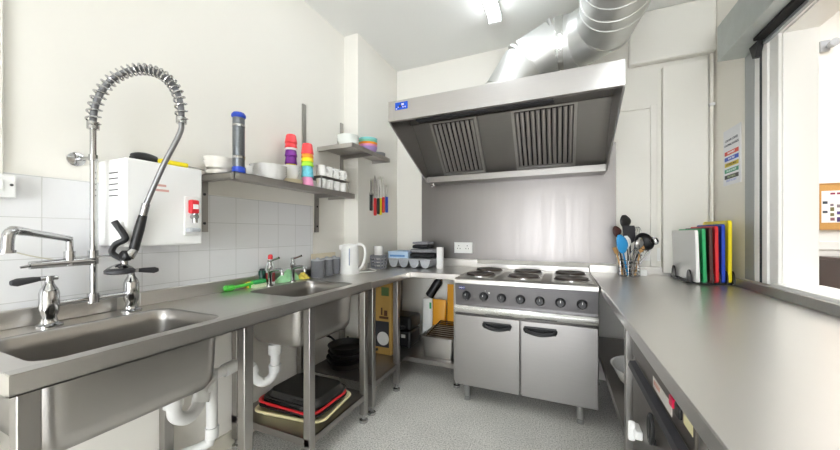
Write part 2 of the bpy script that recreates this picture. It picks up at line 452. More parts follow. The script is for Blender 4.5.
# ------------------------------------------------------------------ corner table and back-left table
ct = thing('corner_table', 'stainless steel corner table between the far sink and the back wall', 'table', (-1.4, 2.1, 0))
m = MB(); m.prism([(XL, 1.793), (XF, 1.793), (XF, 2.385), (-1.555, 2.385), (-1.555, 2.28), (XL, 2.28)], 'z', ZT - 0.045, ZT)
part(m, 'worktop', M_TOP, ct, bevel=0.003)
part(MB().box(XL + 0.002, XL + 0.02, 1.80, 2.28, ZT, ZT + 0.055), 'upstand', M_ST_Y, ct, bevel=0.002)
legs(ct, [(-1.142, 1.83), (-1.142, 2.185), (-1.66, 1.83), (-1.66, 2.20)], ZT - 0.045)
m = MB().box(-1.68, -1.125, 1.81, 2.375, 0.205, 0.21).box(-1.135, -1.123, 1.85, 2.165, 0.175, 0.21)
part(m, 'shelf', M_SHELFST, ct)
bt = thing('back_table', 'stainless steel table between the corner table and the cooker', 'table', (-1.1, 2.7, 0))
part(MB().box(-1.555, -0.697, 2.388, 2.985, ZT - 0.045, ZT), 'worktop', M_TOP, bt, bevel=0.003)
part(MB().box(-1.55, -0.70, 2.967, 2.985, ZT, ZT + 0.07).box(-1.553, -1.535, 2.39, 2.966, ZT, ZT + 0.055), 'upstand', M_ST_X, bt, bevel=0.002)
legs(bt, [(-0.735, 2.42), (-0.735, 2.94), (-1.50, 2.94), (-1.50, 2.42)], ZT - 0.045)
m = MB().box(-1.53, -0.70, 2.41, 2.96, 0.17, 0.176).box(-1.53, -0.755, 2.405, 2.42, 0.14, 0.176)
part(m, 'shelf', M_SHELFST, bt)

# ------------------------------------------------------------------ electric range cooker
CX0, CX1, CY, CYB = -0.690, 0.222, 2.21, 2.93
ck = thing('range_cooker', 'stainless steel six-plate electric range cooker with two doors below', 'cooker', (-0.234, 2.55, 0))
part(MB().box(CX0 + 0.004, CX1 - 0.004, CY + 0.03, CYB, 0.124, 0.625).box(CX0 + 0.004, CX1 - 0.004, CY + 0.03, CYB, 0.625, ZT - 0.03), 'body', M_COOK, ck, bevel=0.003)
m = MB().prism([(CY, 0.842), (CY, 0.872), (CY + 0.012, ZT), (CYB, ZT), (CYB, 0.842)], 'x', CX0, CX1)
part(m, 'hob_top', M_ST_X, ck, bevel=0.004)
part(MB().box(CX0, CX1, CYB - 0.02, CYB, ZT, ZT + 0.045), 'hob_upstand', M_ST_X, ck, bevel=0.003)
part(MB().prism([(CY + 0.012, 0.842), (CY + 0.03, 0.69), (CY + 0.06, 0.69), (CY + 0.06, 0.842)], 'x', CX0 + 0.003, CX1 - 0.003), 'control_panel', steel('panel_steel', '#716f70', 0.36, (1, 20, 20)), ck)
part(MB().prism([(CY + 0.03, 0.692), (CY + 0.004, 0.688), (CY - 0.008, 0.672), (CY - 0.008, 0.652), (CY + 0.002, 0.636), (CY + 0.03, 0.63)], 'x', CX0, CX1), 'front_rail', M_BRIGHT, ck, bevel=0.003)
xm = -0.236
for x0, x1, hx0, hx1 in ((CX0 + 0.004, xm - 0.003, -0.475, -0.30), (xm + 0.003, CX1 - 0.004, -0.205, -0.02)):
    d = part(MB().box(x0, x1, CY, CY + 0.03, 0.126, 0.622), 'door', M_COOK, ck, bevel=0.004)
    h = MB()
    P = spline([(hx0, CY - 0.004, 0.575), (hx0 + 0.012, CY - 0.03, 0.565), ((hx0 + hx1) / 2, CY - 0.04, 0.552), (hx1 - 0.012, CY - 0.03, 0.565), (hx1, CY - 0.004, 0.575)], 6)
    h.tube(P, 0.012, 10)
    h.tube([(hx0 - 0.004, CY - 0.006, 0.582), (hx1 + 0.004, CY - 0.006, 0.582)], 0.009, 10)
    h.box(hx0 - 0.002, hx1 + 0.002, CY - 0.004, CY, 0.545, 0.588)
    part(h, 'handle', M_BLACK, d, 'black curved door handle')
for px in (118, 195, 276, 361, 449, 542, 640):
    u = 440 + px / 4.5 - 420; u /= F_PX
    x = (CY + 0.01) * (u * math.cos(YAW) - math.sin(YAW)) / (math.cos(YAW) + u * math.sin(YAW))
    y = CY + 0.022; z = 0.757
    k = MB().lathe([(0.028, 0.0), (0.031, -0.006), (0.028, -0.012), (0.025, -0.028), (0.02, -0.032)], (x, y, z), 20, 'y')
    k.box(x - 0.004, x + 0.004, y - 0.038, y - 0.01, z - 0.025, z + 0.025)
    kb = part(k, 'knob', M_BLACK, ck)
    part(MB().box(x - 0.0015, x + 0.0015, y - 0.0388, y - 0.038, z + 0.004, z + 0.018), 'pointer', M_WHITE, kb)
m = MB().box(CX0 + 0.03, CX0 + 0.075, CY + 0.011, CY + 0.02, 0.80, 0.822)
bd = part(m, 'badge', mat('badge_blue', '#39407e', 0.4), ck, 'small blue maker badge')
text('badge_text', 'LINCAT', 0.012, basis((0.0525 + CX0 - ck.location.x, CY + 0.0105 - ck.location.y, 0.811), (1, 0, 0), (0, 0, 1)), M_WHITE, bd)
for i, (x, z) in enumerate(((-0.47, 0.80), (-0.445, 0.785))):
    part(MB().lathe([(0.005, 0), (0.005, -0.004), (0.003, -0.005)], (x, CY + 0.022, z), 10, 'y'), 'indicator', M_WHITE, ck)
for i, x in enumerate((-0.545, -0.234, 0.077)):
    part(MB().box(x - 0.125, x + 0.125, CY + 0.06, CYB - 0.06, ZT, ZT + 0.003), 'plate_surround', M_ST_X, ck, bevel=0.002)
    for y in (CY + 0.20, CYB - 0.19):
        hp = part(MB().lathe([(0.112, ZT + 0.003), (0.112, ZT + 0.008), (0.106, ZT + 0.010), (0.104, ZT + 0.010)], (x, y, 0), 36), 'plate_ring', M_CHROME, ck)
        part(MB().lathe([(0.103, ZT + 0.004), (0.103, ZT + 0.017), (0.099, ZT + 0.02), (0.035, ZT + 0.02), (0.03, ZT + 0.017)], (x, y, 0), 36), 'hot_plate', M_IRON, hp, 'dark round hot plate')
for x, y in ((CX0 + 0.08, CY + 0.06), (CX1 - 0.10, CY + 0.06), (CX0 + 0.08, CYB - 0.08), (CX1 - 0.10, CYB - 0.08)):
    part(MB().lathe([(0.024, 0.13), (0.024, 0.03), (0.02, 0.025), (0.022, 0.0)], (x, y, 0), 20), 'leg', M_CHROME, ck)

# ------------------------------------------------------------------ splashback, hood, duct
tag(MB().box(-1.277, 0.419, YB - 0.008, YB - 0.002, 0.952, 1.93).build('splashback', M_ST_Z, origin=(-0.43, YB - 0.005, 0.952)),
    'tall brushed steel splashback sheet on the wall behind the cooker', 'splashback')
HX0_, HX1_, HY = -1.142, 0.333, 2.055
hd = thing('extractor_hood', 'wide stainless steel extractor canopy with baffle filters above the cooker', 'extractor hood', (-0.4, 2.55, 1.67))
prof = [(HY + 0.0125, 2.151), (YB - 0.008, 2.152), (YB - 0.008, 1.672), (2.79, 1.672), (HY + 0.0125, 2.004)]
part(MB().box(HX0_ + 0.012, HX1_ - 0.012, HY + 0.012, YB - 0.008, 2.14, 2.15), 'top_panel', M_HOOD, hd)
part(MB().prism([(HY, 2.008), (HY + 0.03, 2.008), (HY + 0.03, 2.014), (HY + 0.012, 2.014), (HY + 0.012, 2.152), (HY, 2.152)], 'x', HX0_, HX1_), 'fascia', M_HOOD, hd, bevel=0.002)
for x0, x1 in ((HX0_, HX0_ + 0.012), (HX1_ - 0.012, HX1_)):
    part(MB().prism(prof, 'x', x0, x1), 'side_panel', M_HOOD, hd)
part(MB().box(HX0_ + 0.012, HX1_ - 0.012, 2.79, YB - 0.008, 1.672, 1.68).box(HX0_, HX1_, 2.785, 2.795, 1.668, 1.722), 'gutter', M_HOODIN, hd, bevel=0.002)
# sloping filter plane from (2.80,1.725) up to (2.42,2.11)
A = Vector((0, 2.82, 1.715)); B = Vector((0, 2.40, 2.125)); D = (B - A); Ln = D.length; Dn = D.normalized(); Nn = Vector((0, -Dn.z, Dn.y)) * 1.0
if Nn.y > 0: Nn = -Nn
m = MB(); m.obox((A + B) / 2 + Vector(((HX0_ + HX1_) / 2, 0, 0)) - Nn * 0.02, (1, 0, 0), Dn, Nn, (HX1_ - HX0_) / 2 - 0.012, Ln / 2, 0.004)
part(m, 'back_plate', M_HOODIN, hd)
part(MB().box(HX0_ + 0.012, HX1_ - 0.012, 2.40, 2.41, 2.085, 2.139), 'inner_lip', M_HOODIN, hd)
for x0, x1, n in ((-0.965, -0.585, 9), (-0.325, 0.115, 11)):
    f = MB(); fl = Ln - 0.06
    def at(u, t, h): return A + Vector((u, 0, 0)) + Dn * (0.03 + t * fl) + Nn * h
    for t in (0.02, 0.98):
        f.obox(at((x0 + x1) / 2, t, 0.0), (1, 0, 0), Dn, Nn, (x1 - x0) / 2, 0.012, 0.014)
    for x in (x0 + 0.01, x1 - 0.01):
        f.obox(at(x, 0.5, 0.0), (1, 0, 0), Dn, Nn, 0.011, fl / 2, 0.014)
    fr = part(f, 'filter', M_HOOD, hd, bevel=0.001)
    s_ = MB(); w = (x1 - x0 - 0.04) / n
    g = MB(); g.obox(at((x0 + x1) / 2, 0.5, -0.010), (1, 0, 0), Dn, Nn, (x1 - x0) / 2 - 0.01, fl / 2 - 0.005, 0.003)
    part(g, 'gap_shade_backing', mat('gap_shade_grey', '#2e2c2a', 0.6), fr)  # dark sheet whose colour stands for the shade between the baffles
    for i in range(n):
        cx = x0 + 0.02 + (i + 0.5) * w
        a0 = at(cx, 0.06, 0.004); a1 = at(cx, 0.94, 0.004); ring = []
        for p in (a0, a1):
            ring.append([p + Vector((w * 0.37 * math.cos(q), 0, 0)) + Nn * (0.012 * math.sin(q)) for q in [PI * k / 6 for k in range(7)]])
        s_.loft(ring, True, True)
    part(s_, 'baffle', M_HOOD, fr, smooth=60)
part(MB().box(-0.98, -0.03, 2.17, 2.23, 2.03, 2.06), 'strip_lamp', M_DKGREY, hd, bevel=0.01)
m = MB().box(-1.083, -0.985, HY - 0.004, HY, 2.083, 2.135)
dp = part(m, 'display', mat('display_blue', '#1550c8', 0.25, var=0.05), hd, 'blue control display')
hl = hd.location
def Hb(x, z): return basis((x - hl.x, HY - 0.0046 - hl.y, z - hl.z), (1, 0, 0), (0, 0, 1))
m = MB().lathe([(0.009, 0), (0.009, -0.003)], (-1.043, HY - 0.004, 2.106), 14, 'y'); part(m, 'dial', M_BLACK, dp)
m = MB()
for x, z, w, h in ((-1.028, 2.117, 0.004, 0.007), (-1.018, 2.117, 0.004, 0.007), (-1.023, 2.119, 0.004, 0.003), (-1.020, 2.098, 0.004, 0.004), (-1.003, 2.098, 0.004, 0.004), (-1.072, 2.090, 0.005, 0.003), (-1.058, 2.10, 0.003, 0.003)):
    m.box(x - w, x + w, HY - 0.0046, HY - 0.004, z - h, z + h)
part(m, 'display_symbols', M_WHITE, dp)
part(MB().tube([(-1.09, 2.84, 1.672), (-1.09, 2.84, 1.64), (-1.09, 2.80, 1.635)], 0.008, 10).box(-1.105, -1.075, 2.832, 2.848, 1.652, 1.66), 'drain_tap', M_CHROME, hd)

# duct : lobster-back path
dk = thing('ventilation_duct', 'round galvanised ventilation duct rising from the hood and running towards the camera', 'duct', (-0.35, 2.6, 2.15))
def seg(path, r, n=40):
    return MB().tube(path, r, n, cap=True)
RD = 0.182
P0, P1, P2, P3, P4, P5, P6 = [Vector(p) for p in ((-0.40, 2.58, 2.152), (-0.38, 2.58, 2.28), (-0.235, 2.58, 2.49), (-0.03, 2.57, 2.575), (0.12, 2.56, 2.575), (0.275, 2.42, 2.575), (0.30, 2.20, 2.575))]
part(seg([P0, P1], RD), 'collar', M_DUCT, dk)
part(seg([P1, P2], RD), 'elbow_piece', M_DUCT, dk)
part(seg([P2, P3], RD), 'elbow_piece', M_DUCT, dk)
part(seg([P3, P4], RD), 'straight_piece', M_DUCT, dk)
part(seg([P4, P5], RD), 'elbow_piece', M_DUCT, dk)
part(seg([P5, P6], RD), 'elbow_piece', M_DUCT, dk)
part(seg([P6, Vector((0.30, -1.25, 2.575))], RD + 0.003), 'straight_pipe', M_DUCT, dk)
for a, b in ((P0, P1), (P1, P2), (P2, P3), (P4, P5), (P5, P6)):
    d = (b - a).normalized()
for p, q in ((P1, P2 - P0), (P2, P3 - P1), (P3, P4 - P2), (P4, P5 - P3), (P5, P6 - P4), (P6, Vector((0, -1, 0)))):
    d = q.normalized() * 0.008
    part(MB().tube([p - d, p + d], RD + 0.006, 40), 'seam_band', M_DUCT, dk)
sp_ = MB()
pts = []
for i in range(0, 30 * 24 + 1):
    a = 2 * PI * i / 24; y = 2.18 - i / 24 * 0.115
    if y < -1.2: break
    pts.append((0.30 + (RD + 0.004) * math.cos(a), y, 2.575 + (RD + 0.004) * math.sin(a)))
part(sp_.tube(pts, 0.004, 6), 'spiral_seam', M_DUCT, dk)
m = MB(); 
cc = P3 * 0.55 + P4 * 0.45
part(MB().tube([P3 + (P4 - P3) * 0.08, P3 + (P4 - P3) * 0.42], RD + 0.004, 40), 'tape_band', mat('foil_tape', '#d4d5d2', 0.22, 1.0, var=0.1, scale=30, bump=0.8), dk)

# ------------------------------------------------------------------ right worktop
rc = thing('long_worktop', 'long stainless steel worktop along the serving hatch on the right', 'worktop', (0.66, 1.0, 0))
RX = 0.229
part(MB().box(RX, 1.025, -1.25, 2.985, ZT - 0.004, ZT).box(RX, RX + 0.012, -1.25, 2.985, ZT - 0.042, ZT - 0.004).box(RX, 1.025, 2.98, 2.985, ZT - 0.05, ZT - 0.004),
     'worktop', M_TOP, rc, bevel=0.002)
part(MB().box(0.975, 0.995, -1.25, 2.96, ZT, ZT + 0.046).box(0.995, 1.026, -1.25, 2.96, ZT + 0.03, ZT + 0.034).box(RX, 1.026, 2.965, 2.985, ZT, ZT + 0.06), 'upstand', M_ST_Y, rc, bevel=0.002)
legs(rc, [(0.268, 1.555), (0.268, 2.90), (0.98, 2.90), (0.98, 1.555), (0.268, -0.6), (0.98, -0.6)], ZT - 0.006, 0.019)
part(MB().lathe([(0.02, 0.83), (0.02, 0.05), (0.026, 0.03), (0.026, 0)], (0.27, 0.79, 0), 24), 'round_leg', M_ST_Z, rc)
m = MB().box(0.262, 1.0, 1.58, 2.90, 0.375, 0.38).box(0.25, 0.262, 1.575, 2.88, 0.345, 0.38)
part(m, 'shelf', M_SHELFST, rc)

# dishwasher under the right worktop
dw = thing('undercounter_dishwasher', 'dark steel front loading dishwasher under the right worktop', 'dishwasher', (0.6, 1.17, 0))
M_DW = steel('dishwasher_steel', '#77726d', 0.36, (20, 1, 20))
part(MB().box(0.285, 0.88, 0.86, 1.50, 0.08, 0.818), 'cabinet', M_DW, dw, bevel=0.004)
part(MB().box(0.265, 0.287, 0.86, 1.50, 0.72, 0.815), 'control_panel', M_DW, dw, bevel=0.003)
dr = part(MB().box(0.267, 0.287, 0.86, 1.50, 0.12, 0.712), 'door', M_DW, dw, bevel=0.003)
part(MB().prism([(0.267, 0.712), (0.248, 0.708), (0.244, 0.69), (0.267, 0.668)], 'y', 0.87, 1.46), 'door_grip', M_DKGREY, dr, 'dark grey grip rail along the door top')
lb = part(MB().box(0.264, 0.266, 1.01, 1.19, 0.729, 0.762), 'name_plate', mat('plate_white', '#dcd8d2', 0.35), dw, 'white name plate')
m = MB()
for i in range(5): m.box(0.2634, 0.264, 1.118 + i * 0.013, 1.126 + i * 0.013, 0.742, 0.755)
part(m, 'plate_marks', mat('plate_print', '#c08a7c', 0.5), lb)
part(MB().box(0.258, 0.266, 0.985, 1.012, 0.762, 0.787), 'switch', mat('switch_red', '#e01f50', 0.3), dw, 'red rocker switch', bevel=0.002)
part(MB().box(0.258, 0.266, 0.935, 0.968, 0.76, 0.79), 'switch', M_BLACK, dw, 'black rocker switch', bevel=0.002)
part(MB().box(0.264, 0.266, 0.87, 0.925, 0.76, 0.79), 'name_plate', M_CREAM, dw, 'cream sticker')
pts = [(0.255, 1.175 + 0.022 * math.cos(2 * PI * k / 24), 0.605 + 0.042 * math.sin(2 * PI * k / 24)) for k in range(24)]
part(MB().tube(pts, 0.006, 8, closed=True).box(0.25, 0.268, 1.168, 1.182, 0.56, 0.575), 'ring_pull', M_BLACK, dr)
m = MB().box(0.243, 0.268, 1.33, 1.40, 0.475, 0.505).box(0.228, 0.25, 1.355, 1.37, 0.455, 0.525)
tag(m.build('door_catch', M_WHITE, origin=(0.26, 1.42, 0.49), bevel=0.006), 'small white plastic catch on the dishwasher door beside the table leg', 'catch')

# ------------------------------------------------------------------ roller shutter box and guide
rs = thing('roller_shutter', 'grey steel roller shutter box with guide rail over the serving hatch', 'roller shutter', (1.0, 1.0, 2.3))
part(MB().box(0.882, XR - 0.002, -1.2, 2.513, 2.238, 2.45), 'shutter_box', M_SHUT, rs, bevel=0.002)
part(MB().box(0.95, XR - 0.006, -1.2, 2.28, 2.222, 2.238), 'curtain_slot', M_DARK, rs)  # solid strip, its dark colour is the shade inside the slot
part(MB().box(0.995, XR - 0.016, -1.1, 2.30, 2.205, 2.24), 'bottom_bar', M_RAIL, rs, bevel=0.003)
part(MB().box(XR - 0.022, XR - 0.001, 2.41, 2.51, 0.93, 2.238), 'guide_rail', M_RAIL, rs, bevel=0.002)
part(MB().box(XR - 0.022, XR - 0.001, 2.362, 2.408, 0.93, 2.238), 'rail_flange', M_FRAME, rs, bevel=0.002)
part(MB().box(XR - 0.021, XR - 0.001, 2.337, 2.360, 0.93, 2.238), 'rail_slot', mat('rail_slot_shade', '#15262b', 0.5), rs)  # flush bar, coloured dark to stand for shade in the recess
part(MB().box(XR - 0.022, XR - 0.001, 2.288, 2.335, 0.93, 2.238), 'rail_flange', M_FRAME, rs, bevel=0.002)
m = MB().prism([(2.30, 2.237), (2.395, 2.237), (2.36, 2.16), (2.34, 2.16)], 'x', XR - 0.05, XR - 0.024)
part(m, 'guide_mouth', M_BLACK, rs)

# ------------------------------------------------------------------ hall objects seen through the hatch
nb = thing('notice_board', 'cork notice board with photo sheets on the far wall beyond the hatch', 'notice board', (3.7, 5.98, 1.55))
part(MB().box(3.14, 4.3, 5.97, 5.999, 1.25, 1.838), 'cork_panel', M_CORK, nb)
part(MB().box(3.13, 4.31, 5.962, 5.972, 1.835, 1.85).box(3.13, 4.31, 5.962, 5.972, 1.24, 1.255).box(3.13, 3.145, 5.962, 5.972, 1.24, 1.85), 'frame', mat('board_wood', '#b98a52', 0.6), nb)
pp = part(MB().box(3.16, 3.40, 5.966, 5.97, 1.335, 1.75), 'paper_sheet', M_WHITE, nb)
cols = ['#7b6f78', '#8a5f66', '#6f6a45', '#3c4452', '#5a4a86', '#4a3a70', '#8f3050']
m = [MB() for _ in cols]
for i, (x, z, w, h) in enumerate(((3.17, 1.58, 0.045, 0.035), (3.17, 1.46, 0.045, 0.03), (3.24, 1.70, 0.045, 0.025), (3.24, 1.55, 0.03, 0.03), (3.24, 1.485, 0.035, 0.05), (3.24, 1.42, 0.035, 0.04), (3.24, 1.36, 0.04, 0.04), (3.30, 1.70, 0.09, 0.025), (3.30, 1.53, 0.09, 0.04), (3.30, 1.44, 0.09, 0.04), (3.30, 1.345, 0.09, 0.06))):
    c = (3, 3, 6, 0, 2, 2, 1, 6, 0, 4, 5)[i]
    m[c].box(x, x + w, 5.9645, 5.966, z, z + h)
for c, b in zip(cols, m):
    if b.v: part(b, 'photo_print', mat('photo' + c[1:], c, 0.4, var=0.3, scale=60), pp)
sb = thing('dark_cabinet', 'dark brown low cabinet below the notice board in the next room', 'cabinet', (3.6, 5.7, 0))
M_DKBR = mat('dark_brown_wood', '#3f2b29', 0.3, var=0.15, scale=5, stretch=(1, 1, 6))
part(MB().box(3.09, 4.2, 5.45, 5.96, 0.06, 0.865), 'carcass', M_DKBR, sb, bevel=0.004)
part(MB().box(3.07, 4.22, 5.43, 5.965, 0.865, 0.90), 'top', M_DKBR, sb, bevel=0.004)
for x in (3.10, 3.64):
    d = part(MB().box(x, x + 0.53, 5.43, 5.45, 0.09, 0.85), 'door', M_DKBR, sb, bevel=0.003)
    part(MB().lathe([(0.012, 0), (0.016, -0.02)], (x + (0.48 if x < 3.3 else 0.05), 5.43, 0.6), 12, 'y'), 'knob', M_CHROME, d)
for x in (3.12, 4.17):
    part(MB().box(x - 0.02, x + 0.02, 5.5, 5.9, 0, 0.06), 'plinth', M_DKBR, sb)
wl = thing('wall_lamp', 'small white fitting high on the far wall beyond the hatch', 'lamp', (3.19, 5.99, 3.6))
part(MB().box(3.15, 3.24, 5.96, 5.999, 3.58, 3.72), 'back_plate', M_LGREY, wl, bevel=0.005)
part(MB().lathe([(0.02, 0), (0.04, -0.05), (0.05, -0.12), (0.02, -0.14)], (3.22, 5.96, 3.63), 16, 'y'), 'lamp_head', M_LGREY, wl)

# ------------------------------------------------------------------ sockets, conduit, pipe, poster
def socket(x0, x1, z0, z1, y, label):
    t = thing('wall_socket', label, 'socket', ((x0 + x1) / 2, y, (z0 + z1) / 2))
    f = part(MB().box(x0, x1, y - 0.012, y, z0, z1), 'face_plate', M_WHITE, t, bevel=0.003)
    w = x1 - x0; h = z1 - z0
    for cx in (x0 + w * 0.26, x0 + w * 0.72):
        hh = MB()
        for dx, dz in ((0, 0.18), (-0.07, -0.08), (0.07, -0.08)):
            hh.box(cx + dx * w - 0.003, cx + dx * w + 0.003, y - 0.0125, y - 0.012, z0 + h * (0.5 + dz) - 0.005, z0 + h * (0.5 + dz) + 0.005)
        part(hh, 'pin_holes', M_DKGREY, f)
    sw = MB()
    for cx in (x0 + w * 0.10, x0 + w * 0.90):
        sw.box(cx - 0.006, cx + 0.006, y - 0.015, y - 0.012, z0 + h * 0.6, z0 + h * 0.82)
    part(sw, 'rocker', M_WHITE, f, bevel=0.001)
socket(-0.93, -0.752, 1.008, 1.112, YB - 0.009, 'white double socket on the steel splashback left of the cooker')
socket(0.56, 0.712, 0.985, 1.085, YB, 'white double socket behind the utensil basket')
t = thing('switch_box', 'white surface switch box on the tiles at the left edge', 'switch', (-1.69, 0.40, 1.35))
part(MB().box(XL + 0.008, XL + 0.045, 0.30, 0.448, 1.315, 1.392), 'housing', M_WHITE, t, bevel=0.004)
part(MB().box(XL + 0.045, XL + 0.05, 0.33, 0.42, 1.338, 1.372), 'rocker', M_WHITE, t, bevel=0.002)
part(MB().lathe([(0.004, 0), (0.004, 0.003)], (XL + 0.045, 0.437, 1.358), 10, 'x'), 'screw', M_DKGREY, t)
tag(MB().box(XL, XL + 0.016, 0.395, 0.428, 1.39, ZC).build('wall_conduit', M_WALL, origin=(XL, 0.41, 1.39), bevel=0.003), 'cream cable trunking rising up the left wall from the switch box', 'trunking')
t = thing('wall_pipe', 'thin cream pipe running up the right back corner', 'pipe', (1.012, 2.96, 0.94))
part(MB().cyl((1.012, 2.975, 0.94), (1.012, 2.975, ZC), 0.011), 'pipe', M_WALLR, t)
part(MB().box(0.995, 1.029, 2.958, 3.0, 2.12, 2.14), 'clip', M_WHITE, t, bevel=0.003)
ps = thing('wall_poster', 'white poster with coloured bars about chopping boards on the right wall', 'poster', (XR, 2.72, 1.70))
part(MB().box(XR - 0.003, XR, 2.604, 2.832, 1.517, 1.885), 'sheet', mat('poster_paper', '#eeeef0', 0.35, var=0.01), ps)
bars = (('#e0503c', 'RAW MEAT', '#ffffff', 1.727), ('#2a55c4', 'RAW FISH', '#ffffff', 1.689), ('#d9bf22', 'COOKED MEAT', '#6a5a10', 1.650), ('#4c9c78', 'SALAD & FRUIT', '#e8f4ee', 1.610), ('#3f3c38', 'VEGETABLES', '#b9c7a0', 1.570))
pl = ps.location
def Pb(y, z): return basis((XR - 0.0042 - pl.x, y - pl.y, z - pl.z), (0, -1, 0), (0, 0, 1))
for c, tx, tc_, z in bars:
    b = part(MB().box(XR - 0.0038, XR - 0.003, 2.63, 2.812, z - 0.013, z + 0.013), 'colour_bar', mat('bar' + c[1:], c, 0.4), ps)
    text('bar_text', tx, 0.019, Pb(2.721, z), mat('ink' + tc_[1:], tc_, 0.5), b)
sheet = ps.children[0]
text('heading', 'COLOUR CODED', 0.021, Pb(2.721, 1.811), mat('ink_dark', '#5a606c', 0.5), sheet)
text('heading', 'CHOPPING BOARDS', 0.0205, Pb(2.721, 1.780), _M['ink_dark'], sheet)
text('foot_text', 'BAKERY & DAIRY', 0.018, Pb(2.721, 1.545), mat('ink_lilac', '#aab4dc', 0.5), sheet)

# ------------------------------------------------------------------ water heater
wh = thing('water_heater', 'white wall mounted box water heater above the near sink', 'water heater', (-1.6, 0.81, 1.148))
part(MB().box(XL + 0.008, -1.495, 0.668, 0.952, 1.148, 1.487), 'casing', M_WHITE, wh, bevel=0.008, segs=3)
for i in range(5):
    part(MB().box(-1.605, -1.545, 0.6665, 0.668, 1.43 - i * 0.022, 1.434 - i * 0.022), 'vent_slot', M_DKGREY, wh)
tp = part(MB().box(-1.495, -1.488, 0.872, 0.935, 1.19, 1.36), 'tap_plate', M_WHITE, wh, bevel=0.004)
part(MB().box(-1.488, -1.462, 0.885, 0.92, 1.285, 1.345), 'tap_lever', mat('tap_red', '#d8232f', 0.3), tp, 'red tap lever', bevel=0.006)
part(MB().box(-1.462, -1.458, 0.892, 0.913, 1.305, 1.325), 'lever_mark', M_WHITE, tp)
part(MB().cyl((-1.47, 0.905, 1.285), (-1.47, 0.905, 1.245), 0.010).cyl((-1.49, 0.905, 1.272), (-1.46, 0.905, 1.272), 0.011), 'spout', M_CHROME, tp)
part(MB().box(-1.49, -1.45, 0.875, 0.92, 1.205, 1.222), 'drip_tray', M_LGREY, tp, bevel=0.005)
for y, z in ((0.755, 1.395), (0.765, 1.375)):
    part(MB().box(-1.4955, -1.4945, y, y + 0.05, z - 0.005, z + 0.004), 'print_mark', mat('heater_print', '#d9a9a0', 0.5), wh)
g = MB().tube(spline([(-1.60, 0.735, 1.503), (-1.60, 0.76, 1.515), (-1.595, 0.79, 1.516), (-1.59, 0.825, 1.505)], 6), [0.012] * 2 + [0.02] * 15 + [0.014] * 2, 12)
tag(g.build('black_handle_brush', M_BLACK, origin=(-1.6, 0.73, 1.49)), 'black handled brush lying on top of the water heater', 'brush')
kn = thing('yellow_scraper', 'yellow handled scraper lying on top of the water heater', 'scraper', (-1.54, 0.9, 1.49))
part(MB().obox((-1.535, 0.855, 1.502), (0.1, 1, -0.02), (1, -0.1, 0), (0, 0, 1), 0.055, 0.012, 0.010), 'handle', M_YEL, kn, bevel=0.006)
part(MB().obox((-1.527, 0.945, 1.496), (0.1, 1, -0.02), (1, -0.1, 0), (0, 0, 1), 0.04, 0.011, 0.0015), 'blade', M_CHROME, kn)

# ------------------------------------------------------------------ pre-rinse tap
pt = thing('pre_rinse_tap', 'tall chrome pre-rinse spray tap with coiled spring on the near sink', 'tap', (-1.60, 0.62, ZT))
tx = -1.60
for y in (0.505, 0.735):
    v = MB().lathe([(0.034, 0), (0.034, 0.008), (0.022, 0.014), (0.018, 0.035), (0.022, 0.045), (0.025, 0.06), (0.025, 0.115), (0.021, 0.13), (0.013, 0.145), (0.011, 0.155)], (tx, y, ZT), 22)
    vb = part(v, 'valve', M_CHROME, pt)
    s = 1 if y > 0.6 else -1
    hnd = MB().cyl((tx, y, ZT + 0.155), (tx, y, ZT + 0.172), 0.011)
    hnd.tube([(tx, y - s * 0.02, ZT + 0.166), (tx, y + s * 0.025, ZT + 0.166)], 0.008, 12)
    part(hnd, 'lever_hub', M_CHROME, vb)
    part(MB().tube([(tx, y + s * 0.02, ZT + 0.166), (tx + 0.005, y + s * 0.04, ZT + 0.165), (tx + 0.012, y + s * 0.075, ZT + 0.162), (tx + 0.014, y + s * 0.088, ZT + 0.162)], [0.007, 0.010, 0.013, 0.008], 12), 'lever', M_DKGREY, vb, 'dark plastic lever handle')
part(MB().tube([(tx, 0.505, ZT + 0.075), (tx, 0.735, ZT + 0.075)], 0.010, 12), 'cross_pipe', M_CHROME, pt)
cy_ = 0.618
part(MB().cyl((tx, cy_, ZT + 0.06), (tx, cy_, ZT + 0.095), 0.017).cyl((tx, cy_, ZT + 0.09), (tx, cy_, 1.60), 0.0095, n=16)
     .cyl((tx, cy_, 1.085), (tx, cy_, 1.135), 0.015).cyl((tx, cy_, 1.47), (tx, cy_, 1.492), 0.013), 'riser', M_CHROME, pt)
part(MB().lathe([(0.026, 0), (0.026, 0.006), (0.012, 0.012)], (XL + 0.001, 0.606, 1.482), 20, 'x').tube([(XL + 0.008, 0.606, 1.482), (tx, cy_, 1.482)], 0.006, 10), 'wall_bracket', M_CHROME, pt)
# swing spout
part(MB().tube([(tx, cy_, 1.098), (tx, 0.46, 1.093)], [0.017, 0.013], 14).cyl((tx, 0.555, 1.085), (tx, 0.555, 1.135), 0.015)
     .tube([(tx, 0.47, 1.093), (tx, 0.44, 1.088)], [0.006, 0.004], 8), 'mixer_body', M_CHROME, pt)
arm = [(tx, 0.555, 1.12), (tx, 0.555, 1.165), (tx + 0.003, 0.551, 1.178), (tx + 0.010, 0.54, 1.182), (tx + 0.105, 0.410, 1.206), (tx + 0.118, 0.394, 1.205), (tx + 0.124, 0.384, 1.193), (tx + 0.125, 0.381, 1.145)]
part(MB().tube(spline(arm, 4), [0.010] * 8 + [0.0115] * 8 + [0.0135] * 13, 14).cyl((tx + 0.125, 0.381, 1.150), (tx + 0.125, 0.381, 1.141), 0.018), 'swing_spout', M_CHROME, pt)
